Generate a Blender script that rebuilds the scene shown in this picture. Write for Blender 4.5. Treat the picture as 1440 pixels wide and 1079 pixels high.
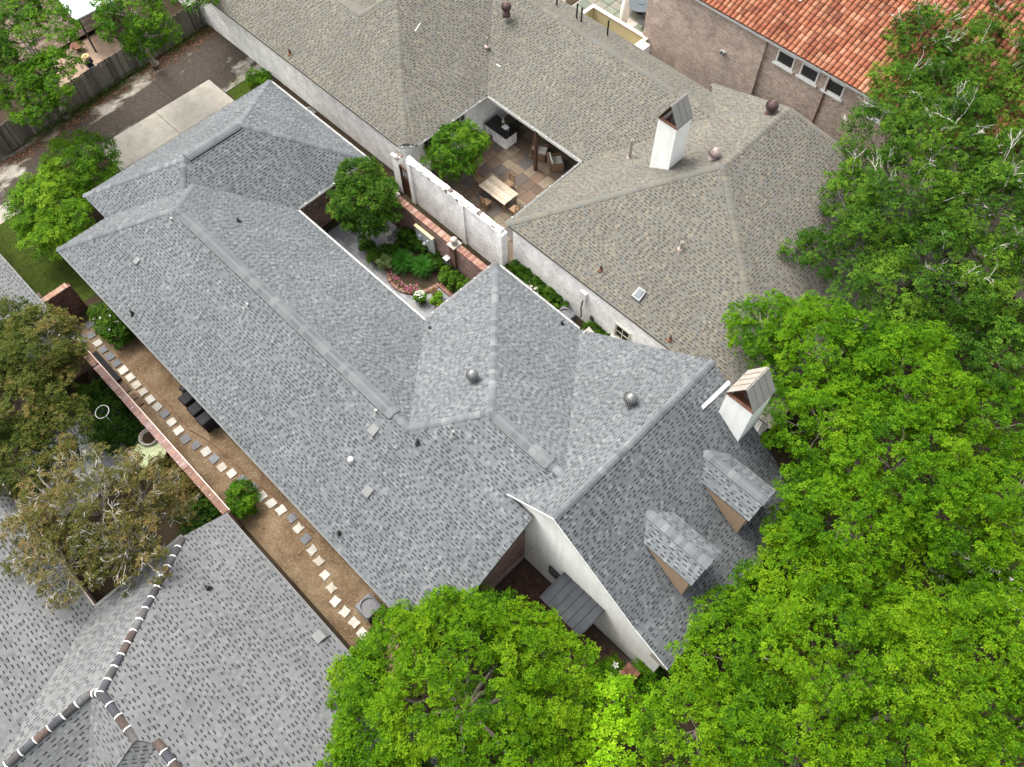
import bpy, bmesh, math, random
import numpy as np
from mathutils import Vector, Matrix

random.seed(7)
rng = np.random.default_rng(11)
scene = bpy.context.scene
for o in list(bpy.data.objects):
    bpy.data.objects.remove(o)
col = scene.collection

# ------------------------------------------------------------------ camera
cam_d = bpy.data.cameras.new('camera')
cam = bpy.data.objects.new('camera', cam_d)
col.objects.link(cam)
scene.camera = cam
cam_d.sensor_fit = 'HORIZONTAL'
cam_d.sensor_width = 36.0
cam_d.lens = 29.04
cam_d.clip_start = 0.1
cam_d.clip_end = 2000
FW = Vector((-0.35044178, 0.33929822, -0.87296465))
RT = Vector((0.70989228, 0.70422014, -0.01126652))
UP = Vector((-0.61093658, 0.62365913, 0.48765335))
cam.matrix_world = Matrix(((RT.x, UP.x, -FW.x, 0), (RT.y, UP.y, -FW.y, 0), (RT.z, UP.z, -FW.z, 36.0), (0, 0, 0, 1)))

# ------------------------------------------------------------------ light: bright overcast day
SUN_EL, SUN_AZ = 60.0, 184.0      # azimuth measured from +X anticlockwise: the veiled sun stands to the -X +Y side
w = bpy.data.worlds.new('World')
scene.world = w
w.use_nodes = True
nt = w.node_tree
bg = nt.nodes['Background']
sky = nt.nodes.new('ShaderNodeTexSky')
sky.sky_type = 'NISHITA'
sky.sun_disc = False
sky.sun_elevation = math.radians(SUN_EL)
sky.sun_rotation = math.radians(90 - SUN_AZ)
sky.air_density = 2.0
sky.dust_density = 10.0
sky.ozone_density = 1.0
hs = nt.nodes.new('ShaderNodeHueSaturation')
hs.inputs['Saturation'].default_value = 0.30
nt.links.new(sky.outputs[0], hs.inputs['Color'])
nt.links.new(hs.outputs[0], bg.inputs['Color'])
bg.inputs['Strength'].default_value = 0.15
sun_d = bpy.data.lights.new('sun', 'SUN')
sun_d.energy = 0.6
sun_d.angle = math.radians(16)
sun_d.color = (1.0, 0.965, 0.91)
sun = bpy.data.objects.new('sun', sun_d)
col.objects.link(sun)
sd = Vector((math.cos(math.radians(SUN_EL)) * math.cos(math.radians(SUN_AZ)), math.cos(math.radians(SUN_EL)) * math.sin(math.radians(SUN_AZ)), math.sin(math.radians(SUN_EL))))
sun.rotation_euler = sd.to_track_quat('Z', 'Y').to_euler()
sun.location = (0, 0, 60)
scene.view_settings.view_transform = 'Standard'
scene.view_settings.look = 'None'
scene.view_settings.gamma = 1
scene.view_settings.exposure = 1.58
scene.view_settings.use_curve_mapping = False

# ------------------------------------------------------------------ materials
MATS = {}
ALB = .84      # common factor on the dark and mid albedos (white paint keeps its own)
def alb(c): return c if min(c) > .6 else tuple(x * ALB for x in c)
def new_mat(name):
    m = bpy.data.materials.new(name)
    m.use_nodes = True
    MATS[name] = m
    n = m.node_tree.nodes
    return m, n, m.node_tree.links, n['Principled BSDF']

def pos_node(n, l, swiz=None):
    g = n.new('ShaderNodeNewGeometry')
    if swiz is None:
        return g.outputs['Position']
    s = n.new('ShaderNodeSeparateXYZ')
    l.new(g.outputs['Position'], s.inputs[0])
    a = n.new('ShaderNodeMath'); a.operation = 'ADD'
    l.new(s.outputs[0], a.inputs[0]); l.new(s.outputs[1], a.inputs[1])
    c = n.new('ShaderNodeCombineXYZ')
    l.new(a.outputs[0], c.inputs[0]); l.new(s.outputs[2], c.inputs[1])
    return c.outputs[0]

def noise(n, l, vec, scale, detail=4, rough=.6):
    t = n.new('ShaderNodeTexNoise')
    t.inputs['Scale'].default_value = scale
    t.inputs['Detail'].default_value = detail
    t.inputs['Roughness'].default_value = rough
    l.new(vec, t.inputs['Vector'])
    return t.outputs['Fac']

def ramp(n, l, fac, stops):
    r = n.new('ShaderNodeValToRGB')
    e = r.color_ramp.elements
    while len(e) < len(stops): e.new(0.5)
    for el, (p, c) in zip(e, stops):
        el.position = p; el.color = (*c, 1)
    l.new(fac, r.inputs[0])
    return r.outputs[0]

def mixc(n, l, fac, a, b, mode='MIX'):
    m = n.new('ShaderNodeMix'); m.data_type = 'RGBA'; m.blend_type = mode
    if isinstance(fac, (int, float)): m.inputs[0].default_value = fac
    else: l.new(fac, m.inputs[0])
    for sock, v in ((m.inputs[6], a), (m.inputs[7], b)):
        if isinstance(v, tuple): sock.default_value = (*v, 1)
        else: l.new(v, sock)
    return m.outputs[2]

def bump(n, l, h, bsdf, strength=.4, dist=.02):
    b = n.new('ShaderNodeBump')
    b.inputs['Strength'].default_value = strength
    b.inputs['Distance'].default_value = dist
    l.new(h, b.inputs['Height']); l.new(b.outputs[0], bsdf.inputs['Normal'])

def mat_plain(name, c, rough=.7, metal=0, var=.18, scale=3.0, spec=.3):
    m, n, l, b = new_mat(name)
    p = pos_node(n, l)
    f = noise(n, l, p, scale, 6, .65); c = alb(c)
    lo = tuple(x * (1 - var) for x in c); hi = tuple(min(1, x * (1 + var)) for x in c)
    l.new(ramp(n, l, f, [(.3, lo), (.7, hi)]), b.inputs['Base Color'])
    b.inputs['Roughness'].default_value = rough
    b.inputs['Metallic'].default_value = metal
    b.inputs['Specular IOR Level'].default_value = spec
    f2 = noise(n, l, p, scale * 14, 3)
    bump(n, l, f2, b, .2, .01)
    return m

def mat_attr(name, rough=.9, grain=90, amt=.25, spec=.15, big=.5, bigamt=.12):
    """colour from the per-face attribute, with mineral grain and large soft weathering"""
    m, n, l, b = new_mat(name)
    a = n.new('ShaderNodeAttribute'); a.attribute_name = 'Col'
    p = pos_node(n, l)
    g = ramp(n, l, noise(n, l, p, grain, 2), [(.25, (1 - amt,) * 3), (.75, (1 + amt,) * 3)])
    c = mixc(n, l, 1.0, a.outputs['Color'], g, 'MULTIPLY')
    g2 = ramp(n, l, noise(n, l, p, big, 4), [(.3, (1 - bigamt,) * 3), (.7, (1 + bigamt,) * 3)])
    c = mixc(n, l, 1.0, c, g2, 'MULTIPLY')
    c = mixc(n, l, 1.0, c, (ALB,) * 3, 'MULTIPLY')
    l.new(c, b.inputs['Base Color'])
    b.inputs['Roughness'].default_value = rough
    b.inputs['Specular IOR Level'].default_value = spec
    bump(n, l, noise(n, l, p, grain * 1.3, 2), b, .25, .004)
    return m

def mat_leaf(name, gloss=.15, trans=.35):
    m, n, l, b = new_mat(name)
    a = n.new('ShaderNodeAttribute'); a.attribute_name = 'Col'
    lc = mixc(n, l, 1.0, a.outputs['Color'], (ALB,) * 3, 'MULTIPLY')
    l.new(lc, b.inputs['Base Color'])
    b.inputs['Roughness'].default_value = .5
    b.inputs['Specular IOR Level'].default_value = gloss
    t = n.new('ShaderNodeBsdfTranslucent')
    tc = mixc(n, l, 1.0, lc, (1.2, 1.3, .4), 'MULTIPLY')
    l.new(tc, t.inputs[0])
    mx = n.new('ShaderNodeMixShader'); mx.inputs[0].default_value = trans
    l.new(b.outputs[0], mx.inputs[1]); l.new(t.outputs[0], mx.inputs[2])
    l.new(mx.outputs[0], n['Material Output'].inputs[0])
    return m

def mat_brick(name, c1, c2, mortar, bw=.22, bh=.075, ms=.012, rough=.9, wear=None, bstr=.6):
    m, n, l, b = new_mat(name)
    v = pos_node(n, l, 'wall'); c1, c2, mortar = alb(c1), alb(c2), alb(mortar)
    t = n.new('ShaderNodeTexBrick')
    t.inputs['Color1'].default_value = (*c1, 1); t.inputs['Color2'].default_value = (*c2, 1)
    t.inputs['Mortar'].default_value = (*mortar, 1)
    t.inputs['Scale'].default_value = 1.0
    t.inputs['Mortar Size'].default_value = ms
    t.inputs['Mortar Smooth'].default_value = .2
    t.inputs['Brick Width'].default_value = bw
    t.inputs['Row Height'].default_value = bh
    t.offset = .5
    l.new(v, t.inputs['Vector'])
    p = pos_node(n, l)
    f = ramp(n, l, noise(n, l, p, 1.3, 6, .7), [(.3, (.72,) * 3), (.7, (1.2,) * 3)])
    c = mixc(n, l, 1.0, t.outputs['Color'], f, 'MULTIPLY')
    f2 = ramp(n, l, noise(n, l, p, 9, 3, .7), [(.3, (.8,) * 3), (.7, (1.15,) * 3)])
    c = mixc(n, l, 1.0, c, f2, 'MULTIPLY')
    if wear:
        k = ramp(n, l, noise(n, l, p, 7.5, 2, .5), [(.66, (0,) * 3), (.70, (1,) * 3)])
        c = mixc(n, l, k, c, wear)
    l.new(c, b.inputs['Base Color'])
    b.inputs['Roughness'].default_value = rough
    b.inputs['Specular IOR Level'].default_value = .2
    inv = n.new('ShaderNodeMath'); inv.operation = 'SUBTRACT'; inv.inputs[0].default_value = 1
    l.new(t.outputs['Fac'], inv.inputs[1])
    bump(n, l, inv.outputs[0], b, bstr, .015)
    return m

mat_attr('shingle', grain=70, amt=.22, big=.33, bigamt=.10)
mat_attr('paver', grain=25, amt=.22, rough=.85, big=3, bigamt=.15)
mat_attr('tile', grain=14, amt=.28, rough=.9, big=1.0, bigamt=.3, spec=.08)
mat_attr('wood', grain=30, amt=.22, rough=.8, big=5, bigamt=.2)
mat_attr('brick_piece', grain=30, amt=.25, rough=.9, big=4, bigamt=.2)
mat_attr('bark', grain=14, amt=.3, rough=.9)
mat_attr('litter', grain=20, amt=.2, rough=.9)
mat_attr('paint', grain=8, amt=.06, rough=.6)
mat_leaf('leaf', .04, .24)
mat_leaf('petal', .1, .3)
mat_plain('deck', (.10, .105, .11), .95)
mat_plain('deck_tan', (.13, .12, .105), .95)
mat_plain('white_paint', (.84, .84, .82), .55, var=.05)
mat_plain('white_trim', (.66, .66, .64), .5, var=.04)
mat_plain('gutter_metal', (.46, .46, .445), .5, var=.12)
mat_plain('cream_trim', (.62, .58, .50), .6, var=.08)
mat_plain('stucco', (.83, .825, .80), .85, var=.07, scale=.8)
mat_plain('yellow_stucco', (.68, .58, .33), .8, var=.06, scale=.9)
mat_plain('pink_coping', (.56, .46, .40), .8, var=.1)
mat_plain('tan_siding', (.36, .255, .17), .7, var=.06)
mat_plain('dark_metal', (.055, .058, .062), .45, .3)
mat_plain('black', (.018, .018, .02), .5)
mat_plain('bin_plastic', (.022, .022, .024), .75, spec=.15)
mat_plain('void_black', (.012, .012, .012), .9)
mat_plain('grey_metal', (.34, .34, .34), .4, .6, var=.1)
mat_plain('galvanised', (.24, .245, .245), .45, .5, var=.12)
mat_plain('hood_metal', (.36, .325, .29), .5, .3, var=.12)
mat_plain('vent_grey', (.135, .14, .14), .6, var=.08)
mat_plain('hood_grey', (.30, .29, .28), .5, .3, var=.08)
mat_plain('rust', (.14, .065, .04), .85, var=.3)
mat_plain('brown_vent', (.10, .06, .055), .5, .2, var=.15)
mat_plain('pink_vent', (.40, .31, .29), .5, .2, var=.12)
mat_plain('awning_metal', (.040, .045, .050), .6, .1, var=.4, scale=1.6, spec=.2)
mat_plain('ac_grey', (.11, .112, .12), .6, .1)
mat_plain('stone', (.36, .33, .29), .9, var=.25, scale=5)
mat_plain('relief_stone', (.48, .50, .50), .8, var=.25, scale=4)
mat_plain('terracotta', (.34, .16, .085), .85, var=.2)
mat_plain('pot_grey', (.36, .33, .29), .85, var=.2)
mat_plain('dark_wood', (.075, .04, .028), .6, var=.3, scale=5)
mat_plain('gate_wood', (.075, .035, .02), .55, var=.3, scale=5)
mat_plain('wicker', (.17, .11, .065), .8, var=.3, scale=30)
mat_plain('cushion', (.68, .65, .58), .85, var=.05)
mat_plain('chair_wood', (.20, .12, .06), .6, var=.25, scale=8)
mat_plain('black_stone', (.015, .015, .015), .15, spec=.6)
mat_plain('glass_dark', (.02, .025, .03), .08, spec=.7)
mat_plain('chrome', (.6, .6, .6), .2, .9)
mat_plain('straw', (.62, .42, .20), .8, var=.15, scale=20)
mat_plain('navy_cloth', (.018, .022, .045), .85)
mat_plain('denim', (.05, .08, .16), .85)
mat_plain('skin', (.45, .27, .19), .6, var=.05)
mat_plain('hair', (.05, .03, .02), .7)
mat_plain('umbrella_cloth', (.72, .71, .68), .8, var=.05)
mat_plain('table_dark', (.07, .085, .095), .35, .2)
mat_plain('blue_roof_metal', (.36, .42, .47), .45, .3, var=.08)
mat_plain('pool_white', (.56, .60, .64), .5, .1, var=.04)
mat_plain('lichen_top', (.50, .56, .33), .9, var=.3, scale=6)
mat_plain('orange', (.75, .22, .03), .7)
mat_plain('skylight', (.15, .17, .185), .6, spec=.2)
for nm in ('white_paint', 'stucco'):
    mt = MATS[nm]; n_, l_ = mt.node_tree.nodes, mt.node_tree.links
    mp = n_.new('ShaderNodeMapping'); mp.inputs['Scale'].default_value = (3.2, 3.2, .28)
    l_.new(pos_node(n_, l_), mp.inputs[0])
    st = ramp(n_, l_, noise(n_, l_, mp.outputs[0], 1.0, 5, .65), [(.38, (.91, .905, .89)), (.56, (1, 1, 1))])
    b_ = n_['Principled BSDF']; src = b_.inputs['Base Color'].links[0].from_socket
    l_.new(mixc(n_, l_, 1.0, src, st, 'MULTIPLY'), b_.inputs['Base Color'])
mat_brick('red_brick', (.155, .072, .058), (.46, .29, .245), (.27, .23, .205))
mat_brick('dark_brick', (.10, .04, .028), (.27, .13, .10), (.13, .10, .085))
mat_brick('tan_brick', (.41, .285, .225), (.62, .49, .41), (.54, .47, .41), wear=(.15, .10, .075))
mat_brick('white_brick', (.84, .84, .82), (.87, .87, .85), (.78, .78, .76), ms=.006, bstr=.25)

def mat_ground():
    m, n, l, b = new_mat('soil')
    p = pos_node(n, l)
    c = ramp(n, l, noise(n, l, p, .9, 8, .7), [(.3, (.022, .016, .011)), (.55, (.045, .033, .021)), (.72, (.03, .038, .014))])
    c = mixc(n, l, 1.0, c, (ALB,) * 3, 'MULTIPLY'); l.new(c, b.inputs['Base Color']); b.inputs['Roughness'].default_value = .95; b.inputs['Specular IOR Level'].default_value = .08
    bump(n, l, noise(n, l, p, 14, 4), b, .6, .05)
    m, n, l, b = new_mat('pine_straw')
    p = pos_node(n, l)
    c = ramp(n, l, noise(n, l, p, 1.1, 5, .6), [(.3, (.095, .062, .036)), (.5, (.165, .120, .074)), (.7, (.23, .178, .117))])
    c2 = ramp(n, l, noise(n, l, p, 22, 4, .75), [(.32, (.45, .42, .4)), (.5, (1, 1, 1)), (.7, (1.35, 1.3, 1.2))])
    c = mixc(n, l, 1.0, c, c2, 'MULTIPLY')
    c = mixc(n, l, 1.0, c, (ALB,) * 3, 'MULTIPLY'); l.new(c, b.inputs['Base Color']); b.inputs['Roughness'].default_value = .95; b.inputs['Specular IOR Level'].default_value = .08
    bump(n, l, noise(n, l, p, 30, 4), b, .8, .03)
    m, n, l, b = new_mat('lawn')
    p = pos_node(n, l)
    c = ramp(n, l, noise(n, l, p, 2.2, 6, .7), [(.3, (.025, .036, .008)), (.55, (.045, .066, .010)), (.75, (.07, .078, .02))])
    c = mixc(n, l, 1.0, c, (ALB,) * 3, 'MULTIPLY'); l.new(c, b.inputs['Base Color']); b.inputs['Roughness'].default_value = .95; b.inputs['Specular IOR Level'].default_value = .08
    bump(n, l, noise(n, l, p, 40, 3), b, .8, .04)
    # concrete with wet, leaf-stained patches
    for nm, thr in (('concrete_stained', .37), ('concrete', .68)):
        m, n, l, b = new_mat(nm)
        p = pos_node(n, l)
        base = ramp(n, l, noise(n, l, p, 1.6, 7, .65), [(.3, (.255, .24, .205)), (.7, (.36, .34, .295))])
        warp = n.new('ShaderNodeMapping'); warp.inputs['Scale'].default_value = (.42, .19, .4)
        l.new(p, warp.inputs[0])
        st = noise(n, l, warp.outputs[0], 1.0, 6, .62)
        k = ramp(n, l, st, [(thr, (0,) * 3), (thr + .07, (1,) * 3)])
        dark = ramp(n, l, noise(n, l, p, 5, 5, .7), [(.3, (.017, .012, .008)), (.7, (.055, .041, .030))])
        c = mixc(n, l, k, base, dark)
        c = mixc(n, l, 1.0, c, (ALB,) * 3, 'MULTIPLY'); l.new(c, b.inputs['Base Color'])
        rr = ramp(n, l, k, [(0, (.9,) * 3), (1, (.7,) * 3)])
        l.new(rr, b.inputs['Roughness']); b.inputs['Specular IOR Level'].default_value = .18
        bump(n, l, noise(n, l, p, 30, 3), b, .2, .01)
    mat_plain('pavement', (.40, .385, .36), .9, var=.2, scale=1.2)
    mat_plain('mortar', (.30, .27, .24), .95)
    mat_plain('mortar_dark', (.06, .045, .04), .95)
    mat_plain('pavement_brown', (.22, .155, .11), .9, var=.25, scale=1.5)
    mat_plain('slate_bed', (.13, .135, .14), .9)
mat_ground()

# ------------------------------------------------------------------ object helpers
def tag(o, label=None, cat=None, group=None, kind=None):
    if label: o['label'] = label
    if cat: o['category'] = cat
    if group: o['group'] = group
    if kind: o['kind'] = kind
    return o

def empty(name, loc, label, cat, group=None, rz=0.0):
    o = bpy.data.objects.new(name, None)
    o.location = loc; o.rotation_euler = (0, 0, rz)
    o.empty_display_size = .3
    col.objects.link(o)
    o['_w'] = [loc[0], loc[1], loc[2]]
    return tag(o, label, cat, group)

def world_off(o):
    x = np.zeros(3)
    while o is not None:
        x += np.array(o.location); o = o.parent
    return x

class MB:
    """collects faces in world (or local) coordinates, builds one mesh object"""
    def __init__(s): s.v = []; s.f = []; s.c = []; s.m = []
    def face(s, pts, c=None, m=0):
        i = len(s.v); s.v += [tuple(p) for p in pts]
        s.f.append(tuple(range(i, i + len(pts)))); s.c.append(c); s.m.append(m)
    def box(s, x0, x1, y0, y1, z0, z1, c=None, m=0):
        p = [(x0, y0, z0), (x1, y0, z0), (x1, y1, z0), (x0, y1, z0), (x0, y0, z1), (x1, y0, z1), (x1, y1, z1), (x0, y1, z1)]
        s.hexa(p, c, m)
    def hexa(s, p, c=None, m=0):
        i = len(s.v); s.v += [tuple(q) for q in p]
        for f in ((0, 3, 2, 1), (4, 5, 6, 7), (0, 1, 5, 4), (1, 2, 6, 5), (2, 3, 7, 6), (3, 0, 4, 7)):
            s.f.append(tuple(i + k for k in f)); s.c.append(c); s.m.append(m)
    def obox(s, ctr, half, rz, c=None, m=0):
        ca, sa = math.cos(rz), math.sin(rz)
        P = []
        for dz in (-1, 1):
            for dx, dy in ((-1, -1), (1, -1), (1, 1), (-1, 1)):
                x, y = dx * half[0], dy * half[1]
                P.append((ctr[0] + x * ca - y * sa, ctr[1] + x * sa + y * ca, ctr[2] + dz * half[2]))
        s.hexa(P, c, m)
    def prism(s, poly, dz, c=None, m=0):
        """polygon (3D) with thickness dz straight down"""
        top = [tuple(p) for p in poly]; bot = [(p[0], p[1], p[2] - dz) for p in poly]
        n = len(top); i = len(s.v); s.v += top + bot
        s.f.append(tuple(range(i, i + n))); s.c.append(c); s.m.append(m)
        s.f.append(tuple(range(i + 2 * n - 1, i + n - 1, -1))); s.c.append(c); s.m.append(m)
        for k in range(n):
            j = (k + 1) % n
            s.f.append((i + k, i + n + k, i + n + j, i + j)); s.c.append(c); s.m.append(m)
    def extr(s, poly, d, c=None, m=0):
        """polygon extruded by vector d"""
        a = [tuple(p) for p in poly]; b = [(p[0] + d[0], p[1] + d[1], p[2] + d[2]) for p in poly]
        n = len(a); i = len(s.v); s.v += a + b
        s.f.append(tuple(range(i + n - 1, i - 1, -1))); s.c.append(c); s.m.append(m)
        s.f.append(tuple(range(i + n, i + 2 * n))); s.c.append(c); s.m.append(m)
        for k in range(n):
            j = (k + 1) % n
            s.f.append((i + k, i + j, i + n + j, i + n + k)); s.c.append(c); s.m.append(m)
    def tube(s, pts, radii, seg=6, c=None, m=0, caps=True):
        pts = [Vector(p) for p in pts]
        if not hasattr(radii, '__len__'): radii = [radii] * len(pts)
        base = len(s.v); up0 = Vector((0, 0, 1))
        for k, p in enumerate(pts):
            d = (pts[min(k + 1, len(pts) - 1)] - pts[max(k - 1, 0)])
            d = d.normalized() if d.length > 1e-9 else up0
            a = d.cross(up0 if abs(d.z) < .95 else Vector((1, 0, 0))).normalized(); b = d.cross(a)
            for q in range(seg):
                t = 2 * math.pi * q / seg
                s.v.append(tuple(p + (a * math.cos(t) + b * math.sin(t)) * radii[k]))
        for k in range(len(pts) - 1):
            for q in range(seg):
                r = (q + 1) % seg
                s.f.append((base + k * seg + q, base + k * seg + r, base + (k + 1) * seg + r, base + (k + 1) * seg + q)); s.c.append(c); s.m.append(m)
        if caps:
            s.f.append(tuple(base + q for q in range(seg))); s.c.append(c); s.m.append(m)
            e = base + (len(pts) - 1) * seg
            s.f.append(tuple(e + q for q in range(seg - 1, -1, -1))); s.c.append(c); s.m.append(m)
    def lathe(s, ctr, prof, seg=16, c=None, m=0, axis=None):
        """profile of (radius, height) pairs revolved about a vertical line"""
        base = len(s.v)
        for r, h in prof:
            for q in range(seg):
                t = 2 * math.pi * q / seg
                s.v.append((ctr[0] + r * math.cos(t), ctr[1] + r * math.sin(t), ctr[2] + h))
        for k in range(len(prof) - 1):
            for q in range(seg):
                r = (q + 1) % seg
                s.f.append((base + k * seg + q, base + k * seg + r, base + (k + 1) * seg + r, base + (k + 1) * seg + q)); s.c.append(c); s.m.append(m)
        s.f.append(tuple(base + q for q in range(seg - 1, -1, -1))); s.c.append(c); s.m.append(m)
        e = base + (len(prof) - 1) * seg
        s.f.append(tuple(e + q for q in range(seg))); s.c.append(c); s.m.append(m)
    def build(s, name, mat, parent=None, local=False, smooth=False, label=None, bevel=0):
        me = bpy.data.meshes.new(name)
        off = np.zeros(3) if (parent is None or local) else world_off(parent)
        vs = np.array(s.v, dtype=float).reshape(-1, 3) - off
        me.from_pydata(vs.tolist(), [], s.f)
        mats = mat if isinstance(mat, (list, tuple)) else [mat]
        for q in mats: me.materials.append(MATS[q])
        if len(mats) > 1: me.polygons.foreach_set('material_index', s.m)
        if any(c is not None for c in s.c):
            at = me.color_attributes.new('Col', 'FLOAT_COLOR', 'CORNER')
            buf = np.ones((len(me.loops), 4), np.float32)
            tot = np.array([len(f) for f in s.f])
            cc = np.array([(c if c is not None else (.5, .5, .5)) for c in s.c], np.float32)
            buf[:, :3] = np.repeat(cc, tot, axis=0)
            at.data.foreach_set('color', buf.ravel())
        if smooth: me.polygons.foreach_set('use_smooth', [True] * len(s.f))
        me.update()
        o = bpy.data.objects.new(name, me)
        col.objects.link(o)
        if parent is not None: o.parent = parent
        if bevel:
            bv = o.modifiers.new('bevel', 'BEVEL'); bv.width = bevel; bv.segments = 2; bv.limit_method = 'ANGLE'
        if label: o['label'] = label
        return o

def np_mesh(name, V, faces_n, colr, mat, parent=None):
    """V (N*k,3) with k verts per face, unshared; colr (N,3)"""
    N = len(V) // faces_n
    me = bpy.data.meshes.new(name)
    off = np.zeros(3) if parent is None else world_off(parent)
    V = np.asarray(V, np.float32) - off.astype(np.float32)
    me.vertices.add(len(V)); me.vertices.foreach_set('co', V.ravel())
    me.loops.add(len(V)); me.loops.foreach_set('vertex_index', np.arange(len(V), dtype=np.int32))
    me.polygons.add(N)
    me.polygons.foreach_set('loop_start', np.arange(0, len(V), faces_n, dtype=np.int32))
    me.update(calc_edges=True)
    at = me.color_attributes.new('Col', 'FLOAT_COLOR', 'CORNER')
    buf = np.ones((len(V), 4), np.float32); buf[:, :3] = np.repeat(colr, faces_n, axis=0)
    at.data.foreach_set('color', buf.ravel())
    me.materials.append(MATS[mat])
    o = bpy.data.objects.new(name, me); col.objects.link(o)
    if parent is not None: o.parent = parent
    return o

def dup_tree(o, parent=None, shift=None, label=None):
    c = o.copy(); col.objects.link(c)
    if parent is not None: c.parent = parent
    if shift is not None: c.location = shift
    if label: c['label'] = label
    for ch in list(o.children):
        dup_tree(ch, c)
    return c

def jit(c, a=.12):
    k = 1 + random.uniform(-a, a)
    return tuple(max(0, x * k) for x in c)

def hip_line(a, b): return (Vector(a), Vector(b))

# ------------------------------------------------------------------ shingled roofs
PAL = {
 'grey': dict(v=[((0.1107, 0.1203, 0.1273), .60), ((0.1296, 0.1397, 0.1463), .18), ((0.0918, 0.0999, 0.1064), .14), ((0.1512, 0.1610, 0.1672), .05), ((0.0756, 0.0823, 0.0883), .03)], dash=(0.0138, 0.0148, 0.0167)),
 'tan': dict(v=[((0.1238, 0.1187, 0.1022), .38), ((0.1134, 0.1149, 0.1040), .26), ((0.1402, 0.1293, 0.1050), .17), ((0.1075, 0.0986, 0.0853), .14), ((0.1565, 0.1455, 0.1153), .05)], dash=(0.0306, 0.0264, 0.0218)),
 'pale': dict(v=[((0.1263, 0.1306, 0.1329), .64), ((0.1434, 0.1478, 0.1494), .18), ((0.1111, 0.1152, 0.1183), .14), ((0.0940, 0.0970, 0.1009), .04)], dash=(0.0167, 0.0184, 0.0202)),
}
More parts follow.
